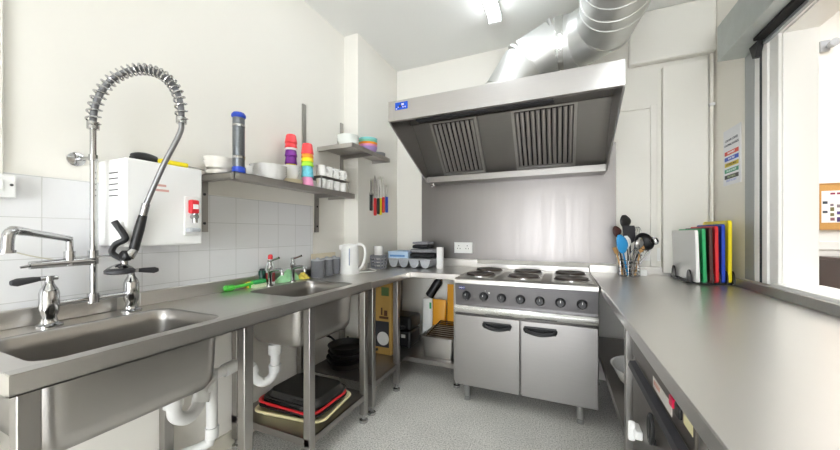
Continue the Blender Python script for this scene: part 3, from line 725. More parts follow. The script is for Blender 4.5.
# spring hose
E1 = Vector((-1.372, 0.792, 1.645))
arc = bez((tx, cy_, 1.60), (tx - 0.01, cy_ - 0.005, 1.87), (-1.355, 0.80, 1.93), E1, 120)
part(MB().tube(arc, 0.0105, 10), 'inner_hose', mat('hose_grey', '#77787a', 0.4, 0.5), pt)
hel = []
turns = 27; N = turns * 14
for i in range(N + 1):
    t = i / N * 119.99; k = int(t); f = t - k
    p = arc[k] * (1 - f) + arc[min(k + 1, 120)] * f; T = (arc[min(k + 1, 120)] - arc[k]).normalized()
    side = Vector((1, 0.68, 0)).normalized().cross(Vector((0, 0, 1))); side = (side - T * side.dot(T)).normalized(); up = T.cross(side)
    a = 2 * PI * turns * i / N
    hel.append(p + (side * math.cos(a) + up * math.sin(a)) * 0.0195)
part(MB().tube(hel, 0.0036, 6), 'spring', M_CHROME, pt)
part(MB().cyl((tx, cy_, 1.588), (tx, cy_, 1.615), 0.018), 'spring_collar', M_CHROME, pt)
part(MB().cyl(E1 + Vector((0, 0, 0.012)), E1 - Vector((0, 0, 0.012)), 0.018), 'spring_collar', M_CHROME, pt)
HD = Vector((-1.498, 0.664, 1.115))
G0 = Vector((-1.470, 0.712, 1.268)); G1 = Vector((-1.487, 0.690, 1.135))
part(MB().tube(spline([E1, E1 + Vector((-0.004, -0.003, -0.05)), Vector((-1.418, 0.752, 1.46)), G0 + Vector((0.004, 0.004, 0.03)), G0], 8), 0.0095, 12), 'hose', mat('hose_steel', '#8d8d8f', 0.35, 0.8), pt)
part(MB().cyl(G0 + Vector((0.008, 0.006, 0.045)), G0, 0.0135), 'hose_ferrule', M_CHROME, pt)
part(MB().tube([G0, G0 * 0.6 + G1 * 0.4, G1], [0.0135, 0.016, 0.0155], 14), 'grip', M_BLACK, pt, 'black rubber spray grip')
sg = part(MB().tube([G1, HD + Vector((0.012, 0.014, 0.002)), HD], [0.016, 0.02, 0.018], 14).tube([HD + Vector((0, 0, 0.0)), HD + Vector((0.002, 0.004, -0.045))], [0.012, 0.010], 12), 'spray_body', M_CHROME, pt)
part(MB().lathe([(0.014, 0.004), (0.034, -0.002), (0.044, -0.012), (0.044, -0.022), (0.036, -0.026)], (-1.502, 0.655, 1.074), 28), 'spray_head', M_DKGREY, sg)
part(MB().lathe([(0.012, 0.012), (0.03, 0.002), (0.037, -0.003), (0.036, -0.006)], (-1.502, 0.655, 1.074), 28), 'spray_head_plate', M_CHROME, sg)
part(MB().lathe([(0.014, -0.016), (0.02, -0.010), (0.02, 0.010), (0.014, 0.016)], tuple(HD + Vector((0.008, 0.004, 0.0))), 16, 'y'), 'valve_knob', M_BLACK, sg)
part(MB().tube(spline([HD + Vector((-0.004, -0.004, -0.012)), HD + Vector((-0.020, -0.025, 0.012)), HD + Vector((-0.012, -0.018, 0.042)), HD + Vector((0.008, 0.0, 0.06)), HD + Vector((0.006, -0.002, 0.08)), HD + Vector((-0.012, -0.022, 0.128))], 6), [0.010] * 12 + [0.011] * 19, 10), 'trigger_lever', M_BLACK, sg)
part(MB().tube([(tx, cy_, 1.11), (-1.55, 0.64, 1.115), HD], 0.004, 8), 'hook', M_CHROME, pt)
cab = tag(MB().tube(spline([(XL + 0.01, 0.36, 1.19), (-1.66, 0.46, 1.13), (-1.63, 0.55, 1.10), (-1.615, 0.60, 1.098)], 8), 0.0025, 6).build('thin_cable', mat('cable_beige', '#b9b4a2', 0.5), origin=(-1.66, 0.45, 1.1)),
          'thin pale cable drooping over the tiles behind the swing spout', 'cable')

# ------------------------------------------------------------------ wall shelves
ls = thing('long_wall_shelf', 'long stainless steel wall shelf holding cups and dishes over the sinks', 'shelf', (-1.58, 1.58, 1.46))
SX, SY0, SY1, SZ = -1.445, 1.072, 2.075, 1.50
m = MB().box(XL, SX, SY0, SY1, SZ - 0.004, SZ).box(SX - 0.004, SX, SY0, SY1, SZ - 0.035, SZ).box(XL, SX, SY0, SY0 + 0.004, SZ - 0.035, SZ).box(XL, SX, SY1 - 0.004, SY1, SZ - 0.035, SZ)
part(m, 'shelf_top', M_ST_Y, ls)
for y in (SY0 + 0.012, 1.93):
    b = MB().box(XL + 0.004, XL + 0.014, y - 0.02, y + 0.02, 1.205, SZ - 0.005)
    b.box(XL + 0.012, SX - 0.012, y - 0.018, y + 0.018, SZ - 0.034, SZ - 0.006)
    br = part(b, 'bracket', M_LEG, ls)
    for z in (1.25, 1.40):
        part(MB().lathe([(0.007, 0), (0.007, 0.004), (0.003, 0.006)], (XL + 0.014, y, z), 12, 'x'), 'bolt', M_DKGREY, br)
us = thing('corner_wall_shelf', 'short stainless steel wall shelf high in the corner with stacked bowls', 'shelf', (-1.55, 2.2, 1.82))
UX, UY0, UY1, UZ = -1.375, 1.945, 2.51, 1.858
poly = [(XL, UY0), (UX, UY0), (UX, UY1), (-1.56, UY1), (-1.56, 2.285), (XL, 2.285)]
m = MB().prism(poly, 'z', UZ - 0.004, UZ).box(UX - 0.004, UX, UY0, UY1, UZ - 0.032, UZ - 0.004).box(XL, UX, UY0, UY0 + 0.004, UZ - 0.032, UZ - 0.004).box(-1.56, UX, UY1 - 0.004, UY1, UZ - 0.032, UZ - 0.004)
part(m, 'shelf_top', M_ST_Y, us)
for y in (1.80, 2.24):
    b = MB().box(XL, XL + 0.012, y - 0.016, y + 0.016, 1.56, 2.13)
    up = part(b, 'upright', M_LEG, us)
part(MB().prism([(XL + 0.012, UZ - 0.005), (UX - 0.02, UZ - 0.005), (UX - 0.02, UZ - 0.03), (XL + 0.012, UZ - 0.035)], 'y', 2.225, 2.25), 'bracket', M_SHELFST, us)
part(MB().prism([(XL + 0.012, UZ - 0.005), (UX - 0.02, UZ - 0.005), (UX - 0.02, UZ - 0.03), (XL + 0.012, UZ - 0.035)], 'y', 1.95, 1.957), 'bracket', M_SHELFST, us)

def bowl_mb(r, h, c=(0, 0, 0), t=0.003, foot=0.55):
    return MB().lathe([(r * foot * 0.9, 0.0), (r * foot, 0.0), (r * 0.85, h * 0.5), (r, h), (r - t, h), (r * 0.82, h * 0.5), (r * foot * 0.9, t + 0.001), (0.001, t + 0.001)], c, 30)
def stack_of(name, n, r, h, step, c, labels, cat, group, m, foot=0.6):
    for i in range(n):
        z = c[2] + i * step
        o = bowl_mb(r, h, (c[0], c[1], z), foot=foot).build(name, m if not isinstance(m, list) else m[i], origin=(c[0], c[1], z))
        tag(o, labels[i], cat, group)
# long shelf, left to right
stack_of('serving_bowl', 2, 0.07, 0.065, 0.02, (-1.615, 1.115, SZ), ['large pale bowl on the left end of the long shelf, lower of two', 'large pale bowl on the left end of the long shelf, upper of two'], 'bowl', 'pale bowls behind the steel cylinder', mat('pale_plastic', '#eeeae2', 0.25), 0.85)
cd = thing('cup_dispenser', 'steel mesh cylinder with blue ends standing on the long shelf', 'cylinder', (-1.488, 1.128, SZ))
M_MESH = mat('mesh_grey', '#7d8186', 0.3, 0.95, var=0.25, scale=120)
part(MB().lathe([(0.028, 0.03), (0.028, 0.285)], (-1.488, 1.128, SZ), 28), 'tube', M_MESH, cd)
part(MB().lathe([(0.031, 0), (0.031, 0.03), (0.028, 0.033)], (-1.488, 1.128, SZ), 28), 'base', M_BLUE, cd)
part(MB().lathe([(0.029, 0.28), (0.033, 0.286), (0.033, 0.296), (0.026, 0.306), (0.012, 0.308)], (-1.488, 1.128, SZ), 28), 'lid', M_BLUE, cd)
for z in (0.075, 0.235):
    part(MB().lathe([(0.0295, z), (0.0295, z + 0.012)], (-1.488, 1.128, SZ), 28), 'band', M_CHROME, cd)
stack_of('small_bowl', 2, 0.05, 0.05, 0.02, (-1.60, 1.285, SZ), ['small white bowl behind the steel cylinder, lower of two', 'small white bowl behind the steel cylinder, upper of two'], 'bowl', 'small white bowls', M_CERAM)
stack_of('soup_plate', 5, 0.10, 0.035, 0.013, (-1.545, 1.36, SZ), ['white dish in the middle of the long shelf, %s of five' % q for q in ('lowest', 'second', 'third', 'fourth', 'topmost')], 'dish', 'stacked white dishes', M_CERAM, 0.75)
stack_of('side_plate', 3, 0.075, 0.014, 0.007, (-1.535, 1.515, SZ), ['cream plate under the white bowls beside the cups, %s of three' % q for q in ('lowest', 'middle', 'topmost')], 'plate', 'cream plates', mat('cream_plate', '#e6dcc0', 0.25), 0.8)
stack_of('dessert_bowl', 3, 0.055, 0.045, 0.02, (-1.535, 1.515, SZ + 0.030), ['white bowl on the cream plates, %s of three' % q for q in ('lowest', 'middle', 'topmost')], 'bowl', 'white bowls on the cream plates', M_CERAM)
# inverted cup stacks
def cup(r0, r1, h, m, c, label, grp, dots=None):
    o = MB().lathe([(r0, 0), (r0 + 0.002, 0.003), (r1, h * 0.86), (r1 * 0.86, h * 0.97), (r1 * 0.6, h), (0.001, h)], c, 26).build('plastic_cup', m, origin=c)
    tag(o, label, 'cup', grp)
def stack(x, y, z, items, grp):
    for h0, h1, m, lab in items:
        cup(0.037, 0.031, h1 - h0 + 0.02 if h1 < items[-1][1] else h1 - h0, m, (x, y, z + h0), lab, grp)
M_ORA = mat('orange_plastic', '#f59a2a', 0.4); M_PUR = mat('purple_plastic', '#7b2a96', 0.4); M_LIM = mat('lime_plastic', '#a5e03c', 0.4)
M_PINK = mat('pink_plastic', '#ef9cc4', 0.4); M_TEAL = mat('teal_plastic', '#6fc3d4', 0.4, var=0.5, scale=60); M_CORAL = mat('coral_plastic', '#f2494f', 0.4)
stack(-1.615, 1.60, SZ, [(0.0, 0.06, M_GREEN, 'green plastic cup at the foot of the left cup stack'), (0.06, 0.15, M_YEL, 'yellow plastic cup under the purple cups in the left stack'),
      (0.15, 0.20, M_PUR, 'purple plastic cup in the left stack, lower of two'), (0.20, 0.24, M_PUR, 'purple plastic cup in the left stack, upper of two'),
      (0.24, 0.255, M_WHITE, 'white plastic cup between the red and purple cups'), (0.255, 0.285, M_CORAL, 'red plastic cup in the left stack, lower of two'), (0.285, 0.345, M_CORAL, 'red plastic cup on top of the left cup stack')], 'left stack of coloured cups')
stack(-1.50, 1.625, SZ, [(0.0, 0.06, M_PINK, 'pink plastic cup at the foot of the right cup stack'), (0.06, 0.13, M_TEAL, 'patterned blue cup in the right cup stack'),
      (0.13, 0.16, M_LIM, 'lime green plastic cup in the right cup stack'), (0.16, 0.185, M_YEL, 'yellow plastic cup in the right cup stack'),
      (0.185, 0.21, M_ORA, 'orange plastic cup in the right cup stack'), (0.21, 0.28, M_CORAL, 'red plastic cup on top of the right cup stack')], 'right stack of coloured cups')
# mug rack
mr = thing('mug_rack', 'small dark steel two-tier rack of white mugs on the long shelf', 'rack', (-1.57, 1.88, SZ))
RX0, RX1, RY0, RY1, RZ = -1.65, -1.475, 1.73, 2.045, SZ + 0.085
part(MB().box(RX0, RX1, RY0, RY1, RZ, RZ + 0.006), 'tier', M_SHELFST, mr)
for x in (RX0 + 0.005, RX1 - 0.005):
    for y in (RY0 + 0.005, RY1 - 0.005):
        part(MB().cyl((x, y, SZ), (x, y, RZ), 0.005, n=10), 'post', M_SHELFST, mr)
def mug_thing():
    t = thing('mug', 'white mug', 'mug')
    part(MB().lathe([(0.030, 0), (0.034, 0.004), (0.036, 0.075), (0.033, 0.075), (0.031, 0.006), (0.001, 0.006)], (0, 0, 0), 24), 'cup', M_CERAM, t)
    part(MB().tube([(0.034 + 0.022 * math.sin(PI * k / 10), 0, 0.038 + 0.022 * math.cos(PI * k / 10)) for k in range(11)], 0.005, 8), 'handle', M_CERAM, t)
    return t
mug0 = mug_thing()
spots = [(-1.515, y, z, 'white mug on the %s tier of the mug rack, %s from the left' % (tn, pn)) for z, tn in ((RZ + 0.006, 'upper'), (SZ, 'lower')) for y, pn in zip((1.775, 1.85, 1.925, 2.0), ('first', 'second', 'third', 'fourth'))]
for i, (x, y, z, l) in enumerate(spots):
    if i == 0:
        put(mug0, (x, y, z), 0.5); mug0['label'] = l; mug0['group'] = 'mugs on the rack'
    else: dup(mug0, (x, y, z), 0.5 - 0.25 * i, l, 'mugs on the rack')
# upper shelf bowls
stack_of('glass_bowl', 3, 0.085, 0.055, 0.022, (-1.52, 2.09, UZ), ['white bowl on the corner shelf, %s of three' % q for q in ('lowest', 'middle', 'topmost')], 'bowl', 'white bowls on the corner shelf', mat('frosted_plastic', '#eef2ec', 0.2))
cm = [mat('lilac', '#b79bd6', 0.4), M_PINK, M_ORA, mat('mint', '#7fcfb4', 0.4), mat('aqua', '#8fd8d8', 0.4)]
stack_of('coloured_bowl', 5, 0.078, 0.055, 0.018, (-1.47, 2.30, UZ), ['lilac plastic bowl at the bottom of the coloured stack', 'pink plastic bowl in the coloured stack', 'orange plastic bowl in the coloured stack', 'mint green plastic bowl in the coloured stack', 'aqua plastic bowl on top of the coloured stack'], 'bowl', 'coloured bowls on the corner shelf', cm)
stack_of('saucer', 3, 0.06, 0.016, 0.009, (-1.445, 2.425, UZ), ['pale grey saucer at the end of the corner shelf, %s of three' % q for q in ('lowest', 'middle', 'topmost')], 'saucer', 'saucers on the corner shelf', M_LGREY, 0.7)

# ------------------------------------------------------------------ knives on the corner wall
ms = tag(MB().box(-1.56, -1.552, 2.46, 2.79, 1.535, 1.56).build('magnetic_strip', M_LEG, origin=(-1.56, 2.62, 1.55)), 'narrow steel magnetic strip holding the knives', 'knife rack')
for y, zt, zb, L, w, m, lab in ((2.475, 1.69, 1.40, 0.15, 0.011, M_BLACK, 'black handled knife, leftmost on the strip'), (2.545, 1.735, 1.36, 0.22, 0.02, M_RED, 'red handled chef knife left on the strip'),
                                (2.60, 1.72, 1.375, 0.20, 0.016, mat('dark_green_plastic', '#1f2a22', 0.4), 'dark handled knife between the red and yellow knives'), (2.64, 1.74, 1.37, 0.215, 0.019, M_YEL, 'yellow handled chef knife in the middle of the strip'),
                                (2.695, 1.745, 1.395, 0.205, 0.016, M_RED, 'red handled knife right of the yellow knife'), (2.76, 1.67, 1.40, 0.12, 0.013, M_BLUE, 'blue handled knife, rightmost on the strip')):
    t = thing('kitchen_knife', lab, 'knife', (-1.548, y, zb), 'knives on the wall')
    zm = zt - L; w *= 1.35
    part(MB().prism([(y - w, zm), (y + w, zm), (y + w, zm + L * 0.45), (y + w * 0.6, zm + L * 0.8), (y - w * 0.2, zt), (y - w, zm + L * 0.8)], 'x', -1.551, -1.549), 'blade', M_BRIGHT, t)
    part(MB().box(-1.559, -1.541, y - 0.017, y + 0.017, zb, zm + 0.005), 'handle', m, t, bevel=0.006)

# ------------------------------------------------------------------ items on the sink drainer
db = thing('dish_brush', 'bright green dish brush lying on the drainer between the sinks', 'brush', (-1.60, 1.29, ZT))
part(MB().tube(spline([(-1.665, 1.175, ZT + 0.018), (-1.655, 1.22, ZT + 0.018), (-1.64, 1.28, ZT + 0.024), (-1.63, 1.325, ZT + 0.03)], 6), [0.010, 0.017] + [0.016] * 5 + [0.009] * 11 + [0.012], 12), 'handle', M_LGREEN, db)
part(MB().obox((-1.625, 1.36, ZT + 0.034), (0.1, 1, 0.05), (1, -0.1, 0), (0, 0, 1), 0.04, 0.022, 0.012), 'head', mat('deep_green', '#34a957', 0.4), db, bevel=0.008)
part(MB().obox((-1.625, 1.36, ZT + 0.0125), (0.1, 1, 0.0), (1, -0.1, 0), (0, 0, 1), 0.04, 0.018, 0.0115), 'bristles', mat('bristle', '#d8f0c0', 0.8, var=0.3, scale=200), db)
sp = thing('sponge_scourer', 'yellow and green sponge scourer behind the dish brush', 'sponge', (-1.66, 1.45, ZT))
part(MB().box(-1.672, -1.645, 1.31, 1.405, ZT + 0.001, ZT + 0.035), 'sponge', mat('sponge_yellow', '#e8d63a', 0.9, var=0.15, scale=80), sp, bevel=0.004)
part(MB().box(-1.645, -1.637, 1.31, 1.405, ZT + 0.001, ZT + 0.035), 'scourer', M_LGREEN, sp, bevel=0.002)
bo = thing('washing_up_bottle', 'clear washing up liquid bottle with red cap by the far taps', 'bottle', (-1.655, 1.565, ZT))
c = (-1.645, 1.462, ZT)
part(MB().lathe([(0.022, 0), (0.026, 0.004), (0.026, 0.10), (0.022, 0.125), (0.011, 0.15), (0.011, 0.16)], c, 22), 'bottle', mat('clear_bottle', '#e4eae6', 0.15, var=0.02), bo)
part(MB().lathe([(0.0265, 0.02), (0.0265, 0.075)], c, 22), 'label', mat('label_mixed', '#b43c44', 0.4, var=0.6, scale=30), bo)
part(MB().lathe([(0.014, 0.158), (0.014, 0.178), (0.010, 0.186), (0.004, 0.188)], c, 18), 'cap', M_RED, bo)
bo = thing('dark_green_bottle', 'short dark green bottle behind the washing up liquid', 'bottle', (-1.66, 1.51, ZT))
part(MB().lathe([(0.018, 0), (0.02, 0.003), (0.02, 0.085), (0.017, 0.09)], (-1.672, 1.425, ZT), 18), 'bottle', mat('dk_green', '#12453a', 0.3), bo)
part(MB().lathe([(0.015, 0.088), (0.015, 0.10), (0.01, 0.102)], (-1.672, 1.425, ZT), 18), 'cap', M_DKGREY, bo)
def pillar_tap(x, y, lab):
    t = thing('pillar_tap', lab, 'tap', (x, y, ZT), 'pair of pillar taps')
    part(MB().lathe([(0.022, 0), (0.022, 0.006), (0.013, 0.012), (0.012, 0.09), (0.017, 0.10), (0.017, 0.118), (0.012, 0.125), (0.010, 0.145), (0.014, 0.15), (0.011, 0.158)], (x, y, ZT), 20), 'body', M_CHROME, t)
    part(MB().tube(spline([(x, y, ZT + 0.085), (x + 0.04, y, ZT + 0.098), (x + 0.085, y, ZT + 0.10), (x + 0.10, y, ZT + 0.085), (x + 0.102, y, ZT + 0.07)], 6), 0.010, 12), 'spout', M_CHROME, t)
    part(MB().tube([(x - 0.005, y, ZT + 0.15), (x + 0.03, y + 0.005, ZT + 0.16), (x + 0.065, y + 0.01, ZT + 0.172)], [0.008, 0.006, 0.007], 10), 'lever', M_CHROME, t)
pillar_tap(-1.603, 1.42, 'chrome pillar tap on the far sink, beside the red capped bottle')
pillar_tap(-1.61, 1.61, 'chrome pillar tap on the far sink, beside the grey canisters')
def cloth(name, lab, x0, x1, y0, y1, h, m, seed):
    b = MB(); n, k = 14, 10; vs = []
    for j in range(k + 1):
        for i in range(n + 1):
            u = i / n; v = j / k
            x = x0 + (x1 - x0) * v; y = y0 + (y1 - y0) * u
            e = min(1, 5 * min(u, 1 - u)) * min(1, 4 * min(v, 1 - v))
            z = ZT + 0.003 + e * h * (0.65 + 0.8 * noise.noise(Vector((u * 4 + seed, v * 3, seed))))
            d = 0.012 * noise.noise(Vector((u * 5, v * 5, seed + 7)))
            vs.append((x + d, y + d, max(z, ZT + 0.002)))
    fs = [(j * (n + 1) + i, j * (n + 1) + i + 1, (j + 1) * (n + 1) + i + 1, (j + 1) * (n + 1) + i) for j in range(k) for i in range(n)]
    b.add(vs, fs)
    return tag(b.build(name, m, origin=((x0 + x1) / 2, (y0 + y1) / 2, ZT), solid=0.003, subsurf=1), lab, 'cloth')
cloth('green_cloth', 'pale green crumpled cloth behind the far taps', -1.672, -1.612, 1.50, 1.70, 0.075, mat('cloth_green', '#a9e3ae', 0.9, var=0.06, scale=60), 1.3)
cloth('yellow_cloth', 'yellow crumpled cloth beside the green cloth', -1.66, -1.60, 1.69, 1.765, 0.05, mat('cloth_yellow', '#ecd864', 0.9, var=0.06, scale=60), 5.1)

# ------------------------------------------------------------------ corner worktop items
for i, (x, y, lab) in enumerate(((-1.615, 1.855, 'left'), (-1.625, 1.965, 'middle'), (-1.635, 2.065, 'right'))):
    t = thing('canister', 'dark grey storage canister, %s of the three by the kettle' % {'left': 'leftmost', 'middle': 'middle one', 'right': 'rightmost'}[lab], 'canister', (x, y, ZT), 'grey canisters')
    part(MB().lathe([(0.046, 0), (0.048, 0.003), (0.048, 0.115), (0.046, 0.118)], (x, y, ZT), 28), 'body', M_CANIS, t)
    part(MB().lathe([(0.047, 0.118), (0.047, 0.128), (0.02, 0.131), (0.014, 0.131), (0.012, 0.14)], (x, y, ZT), 28), 'lid', M_LGREY, t)
tag(MB().box(-1.685, -1.672, 1.86, 2.13, ZT + 0.06, ZT + 0.165).build('wooden_board', mat('pale_wood', '#e2d6bd', 0.6, var=0.08, scale=6, stretch=(1, 1, 12)), origin=(-1.68, 2.0, ZT + 0.06), bevel=0.003), 'pale board leaning on the wall behind the canisters', 'board')
ke = thing('electric_kettle', 'white electric jug kettle on the corner worktop', 'kettle', (-1.515, 2.155, ZT))
kx, ky = -1.525, 2.12
part(MB().lathe([(0.075, 0), (0.078, 0.006), (0.078, 0.02)], (kx, ky, ZT), 32), 'base', M_WHITE, ke)
part(MB().lathe([(0.074, 0.02), (0.075, 0.03), (0.066, 0.205), (0.062, 0.222), (0.045, 0.232), (0.012, 0.236)], (kx, ky, ZT), 36), 'jug', M_WHITE, ke, smooth=50)
u = Vector((math.cos(YAW), math.sin(YAW), 0))
w_ = Vector((math.sin(YAW), -math.cos(YAW), 0))
cK = Vector((kx, ky, ZT))
part(MB().tube(spline([cK + u * 0.05 + Vector((0, 0, 0.222)), cK + u * 0.085 + Vector((0, 0, 0.232)), cK + u * 0.118 + Vector((0, 0, 0.205)), cK + u * 0.122 + Vector((0, 0, 0.13)), cK + u * 0.10 + Vector((0, 0, 0.06)), cK + u * 0.074 + Vector((0, 0, 0.035))], 7), 0.011, 12), 'handle', M_WHITE, ke)
m = MB(); m.obox(cK + w_ * 0.071 + u * 0.012 + Vector((0, 0, 0.135)), u, w_, (0, 0, 1), 0.0035, 0.003, 0.065); part(m, 'water_gauge', mat('gauge_blue', '#5a6688', 0.2), ke)
m = MB(); m.obox(cK - u * 0.066 + Vector((0, 0, 0.205)), u, w_, (0, 0, 1), 0.014, 0.02, 0.02); part(m, 'spout', M_WHITE, ke, bevel=0.006)
part(MB().tube(spline([cK + u * 0.075 + Vector((0, 0, 0.008)), cK + u * 0.14 + Vector((-0.01, 0.05, 0.008)), cK + u * 0.14 + Vector((0.0, 0.14, 0.01)), cK + Vector((0.03, 0.215, 0.02))], 8), 0.004, 8), 'cord', M_WHITE, ke)
# grey basket with cup
bk = thing('small_basket', 'small grey slatted plastic basket beside the kettle', 'basket', (-1.485, 2.50, ZT))
bx, by = -1.485, 2.50
m = MB()
for i in range(4):
    z = ZT + 0.004 + i * 0.03; q = 0.046 + i * 0.003
    m.loft([rrect(bx - q, bx + q, by - q, by + q, 0.012, z, 3), rrect(bx - q, bx + q, by - q, by + q, 0.012, z + 0.022, 3)], i == 0, False)
for sx in (-1, 1):
    for sy in (-1, 1):
        m.tube([(bx + sx * 0.045, by + sy * 0.045, ZT), (bx + sx * 0.053, by + sy * 0.053, ZT + 0.118)], 0.006, 8)
    m.tube([(bx + sx * 0.047, by, ZT), (bx + sx * 0.055, by, ZT + 0.118)], 0.004, 8); m.tube([(bx, by + sx * 0.047, ZT), (bx, by + sx * 0.055, ZT + 0.118)], 0.004, 8)
part(m, 'slats', M_GREY, bk, solid=0.003)
part(MB().tube([p for p in rrect(bx - 0.055, bx + 0.055, by - 0.055, by + 0.055, 0.015, ZT + 0.12, 3)], 0.005, 8, closed=True), 'rim', M_GREY, bk)
tag(MB().lathe([(0.03, 0), (0.036, 0.0), (0.042, 0.19), (0.039, 0.19), (0.034, 0.006), (0.001, 0.006)], (bx - 0.002, by, ZT + 0.012), 26).build('white_beaker', M_CERAM, origin=(bx, by, ZT + 0.012)), 'white beaker standing in the grey basket', 'beaker')
# cutlery tray
cr = thing('cutlery_tray', 'pale grey four-compartment cutlery tray on the back worktop', 'tray', (-1.19, 2.75, ZT))
TX0, TX1, TY0, TY1 = -1.46, -1.04, 2.63, 2.90
m = MB(); n = 4; w = (TX1 - TX0) / n; zt = ZT + 0.088
for i in range(n):
    cx = TX0 + (i + 0.5) * w; ring = []
    for y in (TY0, TY1):
        ring.append([(cx + w * 0.47 * math.cos(a), y, zt - 0.005 - 0.078 * math.sin(a)) for a in [PI * k / 12 for k in range(13)]])
    m.loft(ring, True, True)
part(m, 'compartment', M_LGREY, cr, smooth=50)
part(MB().box(TX0 - 0.012, TX1 + 0.012, TY0 - 0.01, TY1 + 0.01, zt - 0.012, zt), 'rim', M_LGREY, cr, bevel=0.005)
for x in (TX0 + w * 0.5, TX1 - w * 0.5):
    pass
bl = thing('blue_box', 'flat pale blue cardboard box lying on the cutlery tray', 'box', (-1.30, 2.78, zt))
part(MB().box(-1.475, -1.265, 2.65, 2.87, zt, zt + 0.062), 'carton', mat('pale_blue_card', '#b9d2ea', 0.5, var=0.08, scale=20), bl, bevel=0.002)
part(MB().box(-1.455, -1.30, 2.6495, 2.65, zt + 0.012, zt + 0.03).box(-1.42, -1.28, 2.67, 2.77, zt + 0.062, zt + 0.0625), 'printed_panel', mat('box_print', '#5f8fc4', 0.5, var=0.4, scale=40), bl)
def mitt(x0, x1, y0, y1, z0, h, seed, name, lab, m2):
    t = thing(name, lab, 'oven glove', ((x0 + x1) / 2, (y0 + y1) / 2, z0), 'folded oven gloves')
    for k, (mt, a, b_) in enumerate(((M_BLKCL, 0.0, 0.58), (m2, 0.58, 1.0))):
        R = []
        for i in range(9):
            s = i / 8; q = 0.72 + 0.28 * math.sin(PI * min(1, max(0, 0.12 + 0.76 * s))) ; cx = x0 + (x1 - x0) * s
            r_ = []
            for j in range(14):
                an = 2 * PI * j / 14
                yy = (y0 + y1) / 2 + (y1 - y0) / 2 * q * math.copysign(abs(math.cos(an)) ** 0.6, math.cos(an))
                zz = z0 + h * (a + b_) / 2 + h * (b_ - a) / 2 * q * math.copysign(abs(math.sin(an)) ** 0.7, math.sin(an)) + 0.006 * noise.noise(Vector((s * 4, j * 0.4, seed + k)))
                r_.append((cx, yy, zz))
            R.append(r_)
        part(MB().loft(R), 'lining' if k else 'glove', mt, t, smooth=60)
M_BLKCL = mat('black_cloth', '#252528', 0.9, var=0.2, scale=60, bump=0.3); M_GRYCL = mat('grey_cloth', '#9c9ca2', 0.9, var=0.1, scale=80, bump=0.3)
mitt(-1.255, -1.025, 2.65, 2.86, zt + 0.002, 0.085, 2.0, 'oven_glove', 'black and grey quilted oven glove lying on the cutlery tray', M_GRYCL)
mitt(-1.235, -1.09, 2.66, 2.86, zt + 0.088, 0.065, 6.0, 'oven_glove', 'black and grey quilted oven glove folded on top of the other', M_GRYCL)
wb = thing('white_carton', 'tall narrow white carton standing on the back worktop beside the oven gloves', 'box', (-0.99, 2.75, ZT))
part(MB().box(-1.015, -0.962, 2.72, 2.765, ZT, ZT + 0.19), 'carton', M_WHITE, wb, bevel=0.002)
part(MB().box(-1.015, -0.962, 2.72, 2.765, ZT + 0.19, ZT + 0.192), 'lid_flap', M_WHITE, wb)

# ------------------------------------------------------------------ utensil basket and utensils
ub = thing('utensil_basket', 'round chrome wire utensil basket on the right worktop', 'basket', (0.475, 2.80, ZT))
ux, uy = 0.475, 2.80
m = MB(); Rr = 0.068
for i in range(5):
    z = ZT + 0.006 + i * 0.028
    m.tube([(ux + Rr * math.cos(2 * PI * k / 28), uy + Rr * math.sin(2 * PI * k / 28), z) for k in range(28)], 0.003, 6, closed=True)
for k in range(14):
    a = 2 * PI * k / 14
    m.tube([(ux, uy, ZT + 0.004), (ux + Rr * math.cos(a), uy + Rr * math.sin(a), ZT + 0.006), (ux + Rr * math.cos(a), uy + Rr * math.sin(a), ZT + 0.118)], 0.0026, 6)
part(m, 'wire_body', M_CHROME, ub)
for q in (1, -1):
    hp = [Vector((ux, uy, ZT + 0.118)) + (-w_ * -1 * 0) + w_ * Rr * q + u * (0.042 * math.cos(PI * k / 12)) + Vector((0, 0, 0.085 * math.sin(PI * k / 12))) for k in range(13)]
    part(MB().tube(hp, 0.0036, 8), 'hoop_handle', M_CHROME, ub)
